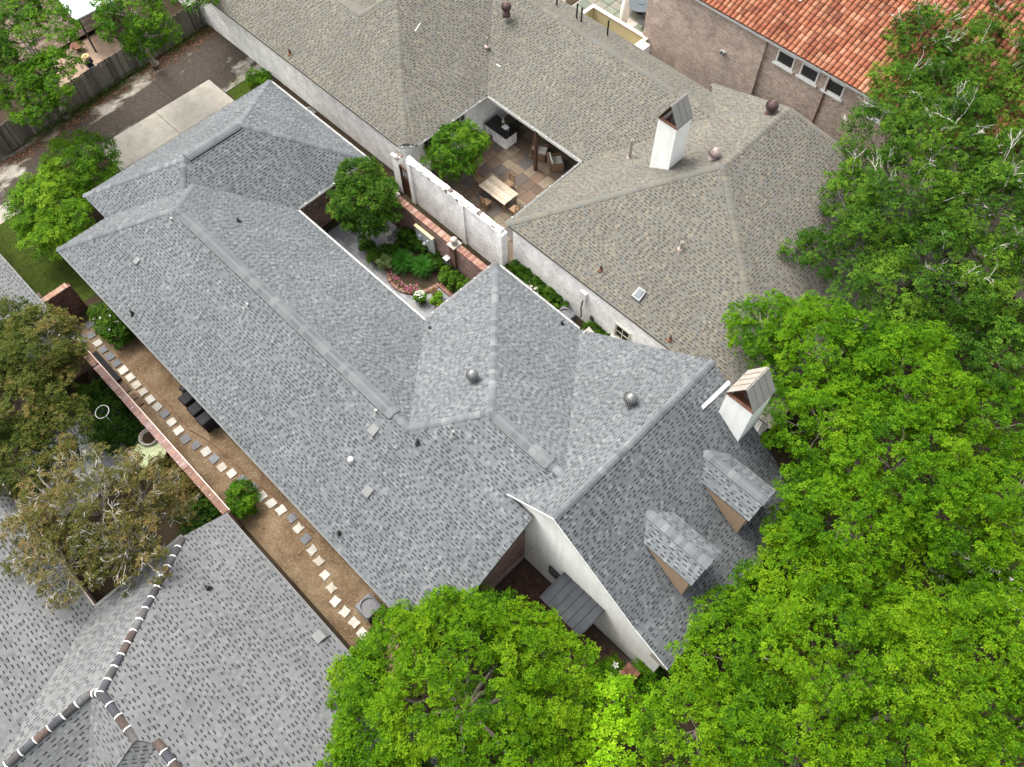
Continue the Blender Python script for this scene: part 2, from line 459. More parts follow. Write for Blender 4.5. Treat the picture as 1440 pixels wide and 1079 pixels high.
class Shingles:
    def __init__(s, pal):
        s.pal = PAL[pal]; s.q = []; s.qc = []; s.cuts = []; s.cutc = []
        s.cols = np.array([c for c, _ in s.pal['v']]); s.pr = np.array([p for _, p in s.pal['v']]); s.pr = s.pr / s.pr.sum()
    def plane(s, poly, lift=0.0, expo=.143, dim=1.0):
        P = np.array(poly, float)
        c0 = P.mean(0)
        n = np.zeros(3)
        for i in range(1, len(P) - 1): n += np.cross(P[i] - P[0], P[i + 1] - P[0])
        n /= np.linalg.norm(n)
        if n[2] < 0: n = -n
        h = np.cross(np.array([0, 0, 1.0]), n); h /= np.linalg.norm(h)
        u = np.cross(n, h)                       # up the slope
        Q = np.stack([(P - c0) @ h, (P - c0) @ u], 1)
        b0, b1 = Q[:, 1].min(), Q[:, 1].max(); a0, a1 = Q[:, 0].min(), Q[:, 0].max()
        rows = int(math.ceil((b1 - b0) / expo))
        A, B, H, C = [], [], [], []
        def put(x0, x1, y0, y1, h0, h1, c):
            A.append(np.stack([x0, x1], 1)); B.append(np.stack([y0, y1], 1)); H.append(np.stack([h0, h1], 1)); C.append(c)
        for r in range(rows):
            y = b0 + r * expo
            per = rng.uniform(.25, .36, int((a1 - a0) / .24) + 6)
            st = a0 - rng.uniform(0, .4) + np.concatenate([[0], np.cumsum(per)[:-1]])
            keep = st < a1
            st, per = st[keep], per[keep]
            tw = per * rng.uniform(.40, .54, len(per))
            k = len(st); one = np.ones(k)
            base = s.cols[rng.choice(len(s.cols), k, p=s.pr)] * rng.uniform(.94, 1.06, (k, 1)) * dim
            base2 = s.cols[rng.choice(len(s.cols), k, p=s.pr)] * rng.uniform(.94, 1.06, (k, 1)) * .96 * dim
            # raised tab, its lower lip, the recessed piece beside it and the dark band at its upper end: printed line plus painted-in tab shadow
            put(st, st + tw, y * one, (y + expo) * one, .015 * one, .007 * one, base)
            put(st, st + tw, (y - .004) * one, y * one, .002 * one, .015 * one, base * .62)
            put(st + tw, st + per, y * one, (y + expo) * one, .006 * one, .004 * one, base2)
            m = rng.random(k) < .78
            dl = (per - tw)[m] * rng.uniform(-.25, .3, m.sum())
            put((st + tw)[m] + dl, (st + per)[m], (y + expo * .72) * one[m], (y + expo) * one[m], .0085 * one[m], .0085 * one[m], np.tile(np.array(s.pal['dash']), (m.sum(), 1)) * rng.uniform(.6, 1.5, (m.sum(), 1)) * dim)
        A = np.concatenate(A); B = np.concatenate(B); H = np.concatenate(H); C = np.concatenate(C)
        # signed distance of tile centres to the polygon
        cx = A.mean(1); cy = B.mean(1); rad = np.hypot(A[:, 1] - A[:, 0], B[:, 1] - B[:, 0]) / 2 + 1e-4
        inside = np.zeros(len(cx), bool); dist = np.full(len(cx), 1e9)
        for i in range(len(Q)):
            p, q = Q[i], Q[(i + 1) % len(Q)]
            cond = ((p[1] > cy) != (q[1] > cy)) & (cx < (q[0] - p[0]) * (cy - p[1]) / (q[1] - p[1] + 1e-12) + p[0])
            inside ^= cond
            d = q - p; t = np.clip(((cx - p[0]) * d[0] + (cy - p[1]) * d[1]) / (d @ d), 0, 1)
            dist = np.minimum(dist, np.hypot(cx - p[0] - t * d[0], cy - p[1] - t * d[1]))
        full = inside & (dist > rad)
        part = (~full) & (dist <= rad)
        lift_v = n * lift
        def to3(a, b, hh): return c0 + a[..., None] * h + b[..., None] * u + hh[..., None] * n + lift_v
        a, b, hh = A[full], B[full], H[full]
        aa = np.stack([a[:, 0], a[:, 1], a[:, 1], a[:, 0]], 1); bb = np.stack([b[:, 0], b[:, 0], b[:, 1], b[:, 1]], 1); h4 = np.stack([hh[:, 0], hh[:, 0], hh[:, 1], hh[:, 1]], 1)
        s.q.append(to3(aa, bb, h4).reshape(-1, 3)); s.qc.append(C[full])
        Ql = [tuple(q) for q in Q]
        for i in np.nonzero(part)[0]:
            poly2 = Ql
            for ax, lim, sg in ((0, A[i, 0], 1), (0, A[i, 1], -1), (1, B[i, 0], 1), (1, B[i, 1], -1)):
                out = []
                for k in range(len(poly2)):
                    p, q = poly2[k], poly2[(k + 1) % len(poly2)]
                    dp, dq = sg * (p[ax] - lim), sg * (q[ax] - lim)
                    if dp >= 0: out.append(p)
                    if (dp > 0 and dq < 0) or (dp < 0 and dq > 0):
                        t = dp / (dp - dq); out.append((p[0] + t * (q[0] - p[0]), p[1] + t * (q[1] - p[1])))
                poly2 = out
                if len(poly2) < 3: break
            if len(poly2) < 3: continue
            z = np.array(poly2)
            hb = np.interp(z[:, 1], [B[i, 0], B[i, 1] + 1e-9], H[i])
            s.cuts.append(to3(z[:, 0], z[:, 1], hb)); s.cutc.append(C[i])
    def build(s, parent):
        V = np.concatenate(s.q); Cc = np.concatenate(s.qc)
        # cut pieces as fans of triangles, appended as degenerate-free quads
        ex, ec = [], []
        for p, c in zip(s.cuts, s.cutc):
            for k in range(1, len(p) - 1, 2):
                if k + 2 < len(p): ex += [p[0], p[k], p[k + 1], p[k + 2]]
                else: ex += [p[0], p[k], (p[k] + p[k + 1]) / 2, p[k + 1]]
                ec.append(c)
        if ex:
            V = np.concatenate([V, np.array(ex)]); Cc = np.concatenate([Cc, np.array(ec)])
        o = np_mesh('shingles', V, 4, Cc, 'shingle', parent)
        o['kind'] = 'stuff'
        return o

def ridge_caps(parent, segs, pal, wid=.15, pitch=.21, lift=.02, down=.55):
    """individual cap shingles saddled over ridges and hips; one mesh per dihedral and shade, shared by the pieces"""
    cols = PAL[pal]['v']
    for a, b, *opt in segs:
        sl = opt[0] if opt else down
        a, b = Vector(a), Vector(b); d = b - a; L = d.length; d.normalize()
        side = d.cross(Vector((0, 0, 1))).normalized(); up = side.cross(d).normalized()
        n = max(1, int(L / pitch)); p = L / n
        meshes = []
        for c, _ in cols[:4]:
            mb = MB()
            rise = .020
            prof = [(-wid, -wid * sl), (-wid * .35, -wid * .30 * sl), (wid * .35, -wid * .30 * sl), (wid, -wid * sl)]
            for k in range(3):
                (s0, h0), (s1, h1) = prof[k], prof[k + 1]
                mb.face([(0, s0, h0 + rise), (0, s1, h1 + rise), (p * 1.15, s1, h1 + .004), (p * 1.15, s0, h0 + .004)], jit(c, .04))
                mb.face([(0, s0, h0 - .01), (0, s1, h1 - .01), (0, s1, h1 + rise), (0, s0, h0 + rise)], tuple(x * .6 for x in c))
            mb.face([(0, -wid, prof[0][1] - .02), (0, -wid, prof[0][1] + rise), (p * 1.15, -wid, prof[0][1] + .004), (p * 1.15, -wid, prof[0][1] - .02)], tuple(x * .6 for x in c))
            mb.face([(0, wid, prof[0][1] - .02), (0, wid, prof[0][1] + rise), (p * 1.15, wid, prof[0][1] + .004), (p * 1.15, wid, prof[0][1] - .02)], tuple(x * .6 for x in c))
            o = mb.build('ridge_cap', 'shingle', None)
            meshes.append(o.data); bpy.data.objects.remove(o)
        off = Vector(world_off(parent))
        R = Matrix((d, side, up)).transposed().to_4x4()
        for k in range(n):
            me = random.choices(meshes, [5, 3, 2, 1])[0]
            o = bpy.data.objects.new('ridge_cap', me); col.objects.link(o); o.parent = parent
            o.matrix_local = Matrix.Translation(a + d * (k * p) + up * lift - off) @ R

def deck(polys, thick, name, mat, parent):
    mb = MB()
    for p in polys: mb.prism(p, thick)
    return mb.build(name, mat, parent)

def ridge_vent(parent, a, b, wid, sl, mat='shingle'):
    a, b = Vector(a), Vector(b); d = (b - a).normalized(); side = d.cross(Vector((0, 0, 1))).normalized(); up = side.cross(d)
    mb = MB(); t = .07
    for sg in (-1, 1):
        p0, p1 = a, b; q0 = a + side * sg * wid - up * wid * sl; q1 = b + side * sg * wid - up * wid * sl
        mb.face([p0 + up * t, p1 + up * t, q1 + up * t, q0 + up * t], (.13, .137, .14))
        mb.face([q0 + up * t, q1 + up * t, q1 - up * .02, q0 - up * .02], (.02, .02, .02))
        mb.face([p0 + up * t, q0 + up * t, q0 - up * .02, p0 - up * .02], (.03, .03, .03))
        mb.face([p1 + up * t, q1 + up * t, q1 - up * .02, p1 - up * .02], (.03, .03, .03))
    return mb.build('ridge_vent', mat, parent)

def gutter(parent, a, b, mat='gutter_metal', r=.06, hooks=True):
    a, b = Vector(a), Vector(b); d = (b - a).normalized(); side = d.cross(Vector((0, 0, 1))).normalized()
    mb = MB()
    prof = [(-.045, .035), (-.045, -.05), (.04, -.06), (.05, .035), (.042, .035), (.033, -.05), (-.037, -.04), (-.037, .035)]
    A = [a + side * s + Vector((0, 0, h)) for s, h in prof]
    mb.extr(A, b - a)
    if hooks:
        k = max(2, int((b - a).length / .9))
        for i in range(k):
            p = a + (b - a) * ((i + .5) / k)
            q = p + side * .02 + Vector((0, 0, .06))
            mb.obox(q, (.035, .035, .012), math.atan2(d.y, d.x))
    return mb.build('gutter', mat, parent)

def turbine(parent, base, r, mats, tilt_plane=None):
    """spinning roof ventilator: flared throat and a ribbed dome"""
    mb = MB(); x, y, z = base
    mb.lathe((x, y, z - .15), [(r * .85, 0), (r * .8, .15), (r * .62, .22), (r * .62, .36)], 16)
    t = mb.build('turbine_vent', mats[0], parent, smooth=True)
    h = MB(); zc = z + .21 + r * .75
    h.lathe((x, y, zc), [(r * .45, -r * .8), (r * .8, -r * .45), (r * .88, 0), (r * .74, r * .42), (r * .42, r * .68), (.02, r * .78)], 20)
    h.build('inner_drum', 'black', t, smooth=True)
    f = MB(); N = 20
    for k in range(N):
        a0 = 2 * math.pi * k / N; row = []
        for j in range(7):
            ph = -1.0 + j * (2.35 / 6)
            for da, rr in ((0, 1.0), (.17, 1.07)):
                row.append((x + r * rr * math.cos(ph) * math.cos(a0 + da), y + r * rr * math.cos(ph) * math.sin(a0 + da), zc + r * .95 * math.sin(ph)))
        for j in range(6):
            f.face([row[2 * j], row[2 * j + 1], row[2 * j + 3], row[2 * j + 2]])
    f.lathe((x, y, zc + r * .80), [(r * .40, 0), (r * .30, .05), (.01, .07)], 14)
    f.build('turbine_fins', mats[1], t)
    return t

def vent_pipe(parent, base, h, r, mats, flash=.16):
    mb = MB(); x, y, z = base
    mb.lathe((x, y, z - .05), [(r, 0), (r, h + .05), (r * .7, h + .05), (r * .7, h - .05)], 12)
    p = mb.build('vent_pipe', mats[0], parent, smooth=False)
    f = MB(); f.lathe((x, y, z - .04), [(flash, -.02), (flash * .95, .03), (r * 1.5, .09), (r * 1.1, .12)], 14)
    f.build('flashing', mats[1], p)
    return p

# ================================================================== SETTING: ground sheets
def sheet(name, poly, z, mat):
    mb = MB(); mb.face([(x, y, z) for x, y in poly])
    o = mb.build(name, mat); o['kind'] = 'structure'
    return o
sheet('ground', [(-400, -400), (400, -400), (400, 400), (-400, 400)], 0.0, 'soil')
path = sheet('path', [(-33.0, .12), (-7.9, .12), (-7.9, 2.75), (-33.0, 2.75)], .008, 'pine_straw')
drive = MB()
# the lane: poured slabs with open joints, and the apron in front of the garage
for y0, y1 in ((-14, -5.5), (-5.47, 2.55), (2.58, 8.05), (8.08, 13.6), (13.63, 19.4), (19.43, 27), (27.03, 36)):
    drive.prism([(-47.0 - .05 * y0 + .25, y0, .03), (-43.6, y0, .03), (-43.6, y1, .03), (-47.0 - .05 * y1 + .25, y1, .03)], .12)
lane = drive.build('driveway', 'concrete_stained'); lane['kind'] = 'structure'
drive = MB()
for x0, x1, y0, y1 in ((-43.58, -40.9, 8.1, 12.2), (-40.87, -36.9, 8.1, 12.2), (-43.6, -40.9, 12.23, 16.2), (-40.87, -36.9, 12.23, 16.2), (-43.57, -42.3, -1.5, 2.4)):
    drive.prism([(x0, y0, .035), (x1, y0, .035), (x1, y1, .035), (x0, y1, .035)], .12)
apr = drive.build('garage_apron', 'concrete'); apr['kind'] = 'structure'
drive = MB()
for x0, x1, y0, y1 in ((-43.58, -41.9, 16.25, 18.87), (-43.58, -41.2, 18.9, 23.5), (-43.58, -41.2, 23.53, 30)):
    drive.prism([(x0, y0, .035), (x1, y0, .035), (x1, y1, .035), (x0, y1, .035)], .12)
apr2 = drive.build('garage_apron', 'concrete_stained'); apr2['kind'] = 'structure'
sheet('lawn', [(-41.85, 16.3), (-37.2, 16.3), (-37.2, 18.7), (-41.85, 18.7)], .012, 'lawn')
sheet('lawn', [(-42.3, -1.2), (-34.2, -1.2), (-34.2, 4.9), (-39.5, 4.9), (-42.3, 3.0)], .012, 'lawn')
sheet('pavement', [(5.3, 20.2), (7.4, 20.2), (10.5, 21.6), (10.5, 22.8), (7.0, 22.2), (5.3, 21.9)], .012, 'pavement')
sheet('road', [(15, -60), (22, -60), (22, 80), (15, 80)], .012, 'concrete')

# ================================================================== MAIN HOUSE
S = .588
main = empty('main_house', (-18, 8, 0), 'long grey shingled house with an open garden courtyard and two dormers', 'house')
YS, YN = 2.2, 12.35
APEX = (-30.18, 7.275, 5.984)
planes = {
 'sw': [(-35.25, YS, 3), (-7.25, YS, 3), (-7.25, 7.98, 6.40), (-8.60, 7.98, 6.40), (-7.31, 9.68, 7.398), (-11.18, 9.68, 7.398), (-13.585, 7.275, 5.984), APEX],
 'ne': [(-28.6, YN, 3), (-31.93, 9.02, 4.96), APEX, (-13.585, 7.275, 5.984), (-18.66, YN, 3)],
 'nw': [(-35.25, YS, 3), APEX, (-31.93, 9.02, 4.955), (-31.925, 8.375, 4.955), (-35.25, 5.05, 3)],
 'garage_s': [(-37.46, 5.05, 3), (-35.25, 5.05, 3), (-31.925, 8.375, 4.955), (-33.03, 9.48, 5.605)],
 'garage_nw': [(-37.46, 5.05, 3), (-33.03, 9.48, 5.605), (-33.03, 12.83, 5.605), (-37.46, 17.26, 3)],
 'garage_ne': [(-37.46, 17.26, 3), (-33.03, 12.83, 5.605), (-28.6, 17.26, 3)],
 'garage_se': [(-28.6, 17.26, 3), (-33.03, 12.83, 5.605), (-33.03, 9.48, 5.605), (-31.925, 8.375, 4.955), (-31.93, 9.02, 4.955), (-28.6, YN, 3)],
 'wing_nw': [(-18.66, YN, 3), (-13.585, 7.275, 5.984), (-11.18, 9.68, 7.398), (-18.66, 17.16, 3)],
 'wing_ne': [(-18.66, 17.16, 3), (-11.18, 9.68, 7.398), (-7.31, 9.68, 7.398), (-13.02, 17.16, 3)],
 'front_nw': [(-13.02, 17.16, 3), (-7.31, 9.68, 7.398), (-8.60, 7.95, 6.406), (-6.27, 7.95, 8.2), (-6.27, 17.02, 8.2), (-13.0, 17.16, 3.02)],
 'front_se': [(-6.27, 7.95, 8.2), (-1.9, 7.95, 4.63), (-1.9, 17.02, 4.63), (-6.27, 17.02, 8.2)],
 'front_eave': [(-1.9, 7.95, 4.63), (-.15, 7.95, 3.58), (-.15, 17.02, 3.58), (-1.9, 17.02, 4.63)],
}
roof_main = deck(planes.values(), .14, 'roof', 'deck', main)
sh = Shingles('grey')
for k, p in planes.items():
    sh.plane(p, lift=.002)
ridge_caps(roof_main, [
 ((-30.18, 7.275, 5.99), (-29.6, 7.275, 5.99)), ((-14.5, 7.275, 5.99), (-14.2, 7.275, 5.99)), ((-14.2, 7.275, 5.99), (-13.585, 7.275, 5.99)),
 ((-11.18, 9.68, 7.41), (-10.9, 9.68, 7.41)), ((-8.05, 9.68, 7.41), (-7.31, 9.68, 7.40)),
 ((-35.25, YS, 3), APEX, .42), ((-31.9, 8.99, 4.97), APEX, .42),
 ((-13.585, 7.275, 5.984), (-11.18, 9.68, 7.398), .42), ((-18.66, 17.16, 3), (-11.18, 9.68, 7.398), .42),
 ((-6.27, 7.95, 8.2), (-6.27, 17.02, 8.2), .78),
 ((-37.46, 5.05, 3), (-33.03, 9.48, 5.605), .42), ((-37.46, 17.26, 3), (-33.03, 12.83, 5.605), .42),
 ((-28.6, 17.26, 3), (-33.03, 12.83, 5.605), .42), ((-31.925, 8.375, 4.955), (-33.03, 9.48, 5.605), .42),
], 'grey', wid=.16, pitch=.24)
for va, vb in (((-29.6, 7.275, 6.0), (-14.5, 7.275, 6.0)), ((-10.9, 9.68, 7.41), (-8.05, 9.68, 7.41)), ((-33.03, 9.6, 5.62), (-33.03, 12.75, 5.62))):
    ridge_vent(roof_main, va, vb, .285, .588)
    ridge_caps(roof_main, [((va[0], va[1], va[2] + .066), (vb[0], vb[1], vb[2] + .066), .588)], 'grey', wid=.235, pitch=.30, lift=.012)
# walls
mb = MB()
mb.box(-34.75, -7.78, 2.75, 11.8, 0, 2.9)
mb.box(-36.95, -29.1, 5.6, 16.75, 0, 2.9)
mb.box(-18.15, -7.9, 8.2, 16.7, 0, 2.9)
# brick end wall under the raking south-east edge
mb.extr([(-7.76, 2.75, 0), (-7.76, 8.02, 0), (-7.76, 8.02, 6.25), (-7.76, 2.75, 3.15)], (-.2, 0, 0))
mb.build('brick_wall', 'red_brick', main)
mb = MB()
mb.extr([(-7.775, 8.06, 0), (-.5, 8.06, 0), (-.5, 8.06, 3.66), (-1.9, 8.06, 4.49), (-6.27, 8.06, 8.05), (-8.62, 8.06, 6.24), (-7.775, 8.06, 5.9)], (0, .3, 0))
mb.extr([(-.5, 8.36, 0), (-.5, 16.6, 0), (-.5, 16.6, 3.6), (-.5, 8.36, 3.6)], (-.25, 0, 0))
mb.extr([(-12.5, 16.95, 0), (-.5, 16.95, 0), (-.5, 16.95, 3.66), (-1.9, 16.95, 4.49), (-6.27, 16.95, 8.05), (-12.5, 16.95, 3.2)], (0, -.3, 0))
mb.build('gable_wall', 'stucco', main)
mb = MB()   # white raking trim on the small exposed return of the gable
mb.extr([(-6.27, 7.93, 8.21), (-8.62, 7.93, 6.40), (-8.62, 7.93, 6.30), (-6.27, 7.93, 8.04)], (0, .02, 0))
mb.extr([(-6.27, 7.93, 8.21), (-1.9, 7.93, 4.64), (-.15, 7.93, 3.59), (-.15, 7.93, 3.46), (-1.9, 7.93, 4.50), (-6.27, 7.93, 8.04)], (0, .02, 0))
mb.build('rake_trim', 'white_trim', main)
for a, b in (((-28.52, YN + .06, 2.96), (-18.75, YN + .06, 2.96)), ((-18.74, YN + .1, 2.97), (-18.74, 17.16, 2.97)), ((-28.53, 17.2, 2.97), (-28.53, YN + .1, 2.97)), ((-37.4, 17.32, 2.96), (-28.6, 17.32, 2.96)), ((-18.6, 17.22, 2.96), (-13.1, 17.22, 2.96))):
    gutter(main, a, b)
mb = MB()
for a, b in (((-35.25, YS - .02, 2.93), (-7.25, YS - .02, 2.93)),):
    mb.box(a[0], b[0], a[1] - .02, a[1] + .02, 2.84, 2.99)
mb.box(-7.25, -7.22, YS, 7.95, 2.9, 2.91)
mb.build('eave_trim', 'vent_grey', main)
# corbel stones at the feet of the gables
for (x, y, z), rz in (((-.62, 8.22, 3.72), 0), ((-12.35, 17.2, 3.12), 0)):
    mb = MB(); mb.hexa([(x - .38, y - .27, z - .5), (x + .36, y - .27, z - .5), (x + .36, y + .25, z - .5), (x - .38, y + .25, z - .5),
                        (x - .34, y - .25, z + .22), (x + .33, y - .25, z - .08), (x + .33, y + .23, z - .08), (x - .34, y + .23, z + .22)])
    mb.build('corbel_stone', 'stone', main, bevel=.03)
mb = MB(); mb.hexa([(-5.46, 15.45, 7.52), (-5.34, 15.45, 7.42), (-5.30, 17.1, 7.40), (-5.42, 17.1, 7.50), (-5.46, 15.45, 7.64), (-5.34, 15.45, 7.54), (-5.30, 17.1, 7.52), (-5.42, 17.1, 7.62)])
mb.build('flashing_strip', 'white_trim', main)

def chimney(house, x0, x1, y0, y1, zb, zt, hood, mat, seams):
    """square stack with a recessed flue and an open A-shaped sheet-metal hood whose ridge runs front to back"""
    mb = MB(); e = .0
    t = .10
    mb.box(x0, x1, y0, y0 + t, zb, zt); mb.box(x0, x1, y1 - t, y1, zb, zt)
    mb.box(x0, x0 + t, y0 + t, y1 - t, zb, zt); mb.box(x1 - t, x1, y0 + t, y1 - t, zb, zt)
    mb.box(x0 + t, x1 - t, y0 + t, y1 - t, zb, zt - .35)
    ch = mb.build('chimney', mat, house)
    r = MB(); o = .035
    r.box(x0 - o, x1 + o, y0 - o, y0 + t, zt + .002, zt + .05); r.box(x0 - o, x1 + o, y1 - t, y1 + o, zt + .002, zt + .05)
    r.box(x0 - o, x0 + t, y0 + t, y1 - t, zt + .002, zt + .05); r.box(x1 - t, x1 + o, y0 + t, y1 - t, zt + .002, zt + .05)
    r.build('chimney_rim', 'rust', ch)
    r = MB(); r.box(x0 + t + .01, x1 - t - .01, y0 + t + .01, y1 - t - .01, zt - .34, zt - .30); r.build('flue_bed', 'rust', ch)
    r = MB(); xm, ym = (x0 + x1) / 2, (y0 + y1) / 2
    r.lathe((xm, ym, zt - .3), [(.17, 0), (.17, .42), (.13, .42), (.13, .1)], 14); r.build('flue_pipe', 'galvanised', ch)
    xm = (x0 + x1) / 2; za = zt + hood
    th = .02
    for sg, xe, mt in ((-1, x0 - .02, 'hood_metal'), (1, x1 + .02, 'hood_grey')):
        p = MB()
        A0, A1 = Vector((xe, y0 - .02, zt + .055)), Vector((xe, y1 + .02, zt + .055)); B0, B1 = Vector((xm + sg * .012, y0 - .02, za)), Vector((xm + sg * .012, y1 + .02, za))
        p.extr([A0, A1, B1, B0], (sg * th, 0, th * .6))
        hp = p.build('hood_panel', mt, ch)
        q = MB()
        for k in range(1, seams + 1):
            f = k / (seams + 1)
            a = A0 + (A1 - A0) * f + Vector((sg * th, 0, th * .6)); b = B0 + (B1 - B0) * f + Vector((sg * th, 0, th * .6))
            q.extr([a, a + Vector((0, .025, 0)), b + Vector((0, .025, 0)), b], (sg * .025, 0, .018))
        q.build('seam', mt, hp)
    return ch
chimney(main, -4.92, -3.72, 16.0, 17.32, 5.2, 8.6, 1.05, 'white_paint', 3)

# dormers
def dormer(yc):
    zr = 6.62; hw = .86; xf = -1.40; ze = 6.08
    SEz = lambda x: 8.2 - .818 * (x + 6.27)
    xr = -6.27 + (8.2 - zr) / .818; xe = -6.27 + (8.2 - ze) / .818
    mb = MB()
    wall = hw - .02
    zb = SEz(xf + -.12)
    xw = xf - .12
    # front wall
    mb.extr([(xw, yc - wall, SEz(xw) - .05), (xw, yc + wall, SEz(xw) - .05), (xw, yc + wall, ze - .04), (xw, yc, zr - .12), (xw, yc - wall, ze - .04)], (-.08, 0, 0))
    dm = mb.build('dormer', 'tan_siding', main)
    for sg in (-1, 1):
        c = MB(); y = yc + sg * wall
        c.extr([(xw - .08, y, SEz(xw - .08) - .04), (xw - .08, y, ze - .03), (xe + .05, y, ze - .03)], (0, -sg * .06, 0)); c.build('cheek', 'tan_siding', dm)
    wn = MB(); wn.box(xw + .002, xw + .03, yc - .42, yc + .42, SEz(xw) + .25, ze - .22); wn.build('window_frame', 'white_trim', dm)
    wn = MB()
    for k in (-1, 1): wn.box(xw + .032, xw + .036, yc + k * .20 - .17, yc + k * .20 + .17, SEz(xw) + .32, ze - .30)
    wn.build('window_pane', 'glass_dark', dm)
    L = [(xr, yc, zr), (xe, yc - hw, ze), (xf, yc - hw, ze), (xf, yc, zr)]
    Rr = [(xr, yc, zr), (xf, yc, zr), (xf, yc + hw, ze), (xe, yc + hw, ze)]
    deck([L, Rr], .07, 'dormer_roof', 'deck', dm)
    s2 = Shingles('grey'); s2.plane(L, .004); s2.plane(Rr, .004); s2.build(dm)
    ridge_caps(dm, [((xr - .05, yc, zr + .01), (xf, yc, zr + .01))], 'grey', wid=.20, pitch=.2)
for yc in (11.08, 14.52): dormer(yc)

# lean-to metal awning on the white gable wall
mb = MB()
A = [(-5.55, 8.04, 3.22), (-3.32, 8.04, 3.22), (-3.42, 6.72, 2.62), (-5.65, 6.72, 2.62)]
mb.prism(A, .05)
aw = mb.build('awning', 'awning_metal', main)
for k in range(7):
    f = .02 + k * .158
    q = MB()
    a = Vector(A[0]) + (Vector(A[1]) - Vector(A[0])) * f; b = Vector(A[3]) + (Vector(A[2]) - Vector(A[3])) * f
    q.extr([a, a + Vector((.03, 0, 0)), b + Vector((.03, 0, 0)), b], (0, 0, .035)); q.build('seam', 'awning_metal', aw)
for x in (-5.3, -3.7):
    q = MB(); q.tube([(x, 6.85, 2.62), (x, 8.03, 1.9)], .03, 6); q.build('bracket', 'dark_metal', aw)
mb = MB(); mb.box(-6.3, -5.72, 7.98, 8.055, 1.55, 2.35); ww = mb.build('window_shutter', 'black', main)
mb = MB()
for k in range(7): mb.box(-6.24, -5.78, 7.95, 7.98, 1.62 + k * .1, 1.66 + k * .1)
mb.build('slat', 'dark_metal', ww)

# roof fittings
turbine(main, (-13.23, 10.56, 6.25), .26, ('galvanised', 'galvanised'))
turbine(main, (-7.63, 13.8, 7.2), .27, ('galvanised', 'galvanised'))
for p, h in (((-28.77, 2.71, 3.3), .3), ((-12.86, 7.12, 5.89), .3), ((-13.22, 2.71, 3.3), .3), ((-28.38, 9.2, 4.85), .26), ((-17.9, 12.07, 3.39), .2), ((-13.7, 16.63, 3.31), .22)):
    vent_pipe(main, p, h, .055, ('black', 'black'), .14)
for p, h in (((-15.12, 6.85, 5.74), .34), ((-11.84, 8.19, 6.52), .34), ((-23.45, 6.4, 5.47), .26), ((-29.88, 6.76, 5.68), .26)):
    vent_pipe(main, p, h, .05, ('grey_metal', 'galvanised'), .15)
vent_pipe(main, (-14.78, 4.93, 4.61), .22, .10, ('white_paint', 'galvanised'), .2)
for x, y, w_ in ((-14.79, 6.31, .2), (-13.34, 4.54, .2), (-30.36, 4.45, .15)):
    mb = MB(); z = lambda yy: 3 + S * (yy - YS) + .02
    mb.hexa([(x - w_, y - w_, z(y - w_)), (x + w_, y - w_, z(y - w_)), (x + w_, y + w_, z(y + w_)), (x - w_, y + w_, z(y + w_)),
             (x - w_, y - w_, z(y - w_) + .12), (x + w_, y - w_, z(y - w_) + .12), (x + w_ * .9, y + w_, z(y + w_) + .03), (x - w_ * .9, y + w_, z(y + w_) + .03)])
    mb.build('box_vent', 'vent_grey', main)
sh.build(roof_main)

# ================================================================== NEIGHBOUR'S WHITE BRICK HOUSE WITH TAN SHINGLES
nb = empty('white_brick_house', (-24, 26, 0), 'white painted brick house with a tan shingle roof and covered patio', 'house')
HT = (-33.82, 24.38, 6.31)
def face_z(p1, p2, p3):
    p1, p2, p3 = map(Vector, (p1, p2, p3)); n = (p2 - p1).cross(p3 - p1)
    return lambda x, y: p1.z - (n.x * (x - p1.x) + n.y * (y - p1.y)) / n.z
NWS = face_z(HT, (-27.35, 19.6, 3.2), (-27.35, 24.9, 3.2))
MZ = lambda y: 3.2 + .43 * (y - 25.05)
ym = 30.4; zm = MZ(ym)
vx = -27.35 - (zm - 3.2) / ((NWS(-33, 22) - 3.2) / 5.65)
VT = (-19.94 + (zm - 3.2) / .5625, ym, zm)
HC = (-27.70, 19.19, 3.367)
PK = (-12.73, 26.35, 7.25); PN = (-12.72, 31.55, 7.25)
nplanes = {
 'nw_sw': [(-55, 18.9, 3.2), (-27.95, 18.9, 3.2), HC, HT, (-34.3, 24.5, 6.375), (-35.3, 22.79, 5.406), (-55, 22.6, 5.3)],
 'nw_back': [(-55, 22.6, 5.3), (-35.3, 22.79, 5.406), (-35.3, 27.5, 3.0), (-55, 27.5, 2.9)],
 'nw_back_small': [(-35.3, 22.79, 5.406), (-34.3, 24.5, 6.375), (-34.6, 28.5, 4.2)],
 'nw_se': [(-27.35, 19.6, 3.2), (-27.35, 25.05, 3.2), (vx, ym, zm), (vx - .3, ym + 3, NWS(vx - .3, ym + 3)), (-34.3, 27, NWS(-34.3, 27)), HT, HC],
 'main': [(-27.35, 25.05, 3.2), (-19.94, 25.05, 3.2), VT, (vx, ym, zm)],
 'main_ne': [(vx - 3, ym, zm), VT, (-17.54, 32.6, 4.554), (-22.0, 32.6, 4.554), (vx - 3, 32.6, 4.554)],
 'front_nw': [(-19.94, 25.05, 3.2), (-19.94, 19.17, 3.2), PK, PN, (-18.3, 33.6, 4.12), (-17.54, 32.6, 4.55), VT],
 'front_sw': [(-19.94, 19.17, 3.2), (-3.4, 19.17, 3.2), PK],
 'front_se': [(-3.4, 19.17, 3.2), (-3.3, 34.5, 3.2), PN, PK],
 'front_ne': [(-3.3, 34.5, 3.2), (-18.6, 34.5, 3.2), (-18.3, 33.6, 4.12), PN],
}
roof_nb = deck(nplanes.values(), .14, 'roof', 'deck_tan', nb)
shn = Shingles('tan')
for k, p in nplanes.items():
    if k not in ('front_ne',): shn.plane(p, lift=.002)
shn.build(roof_nb)
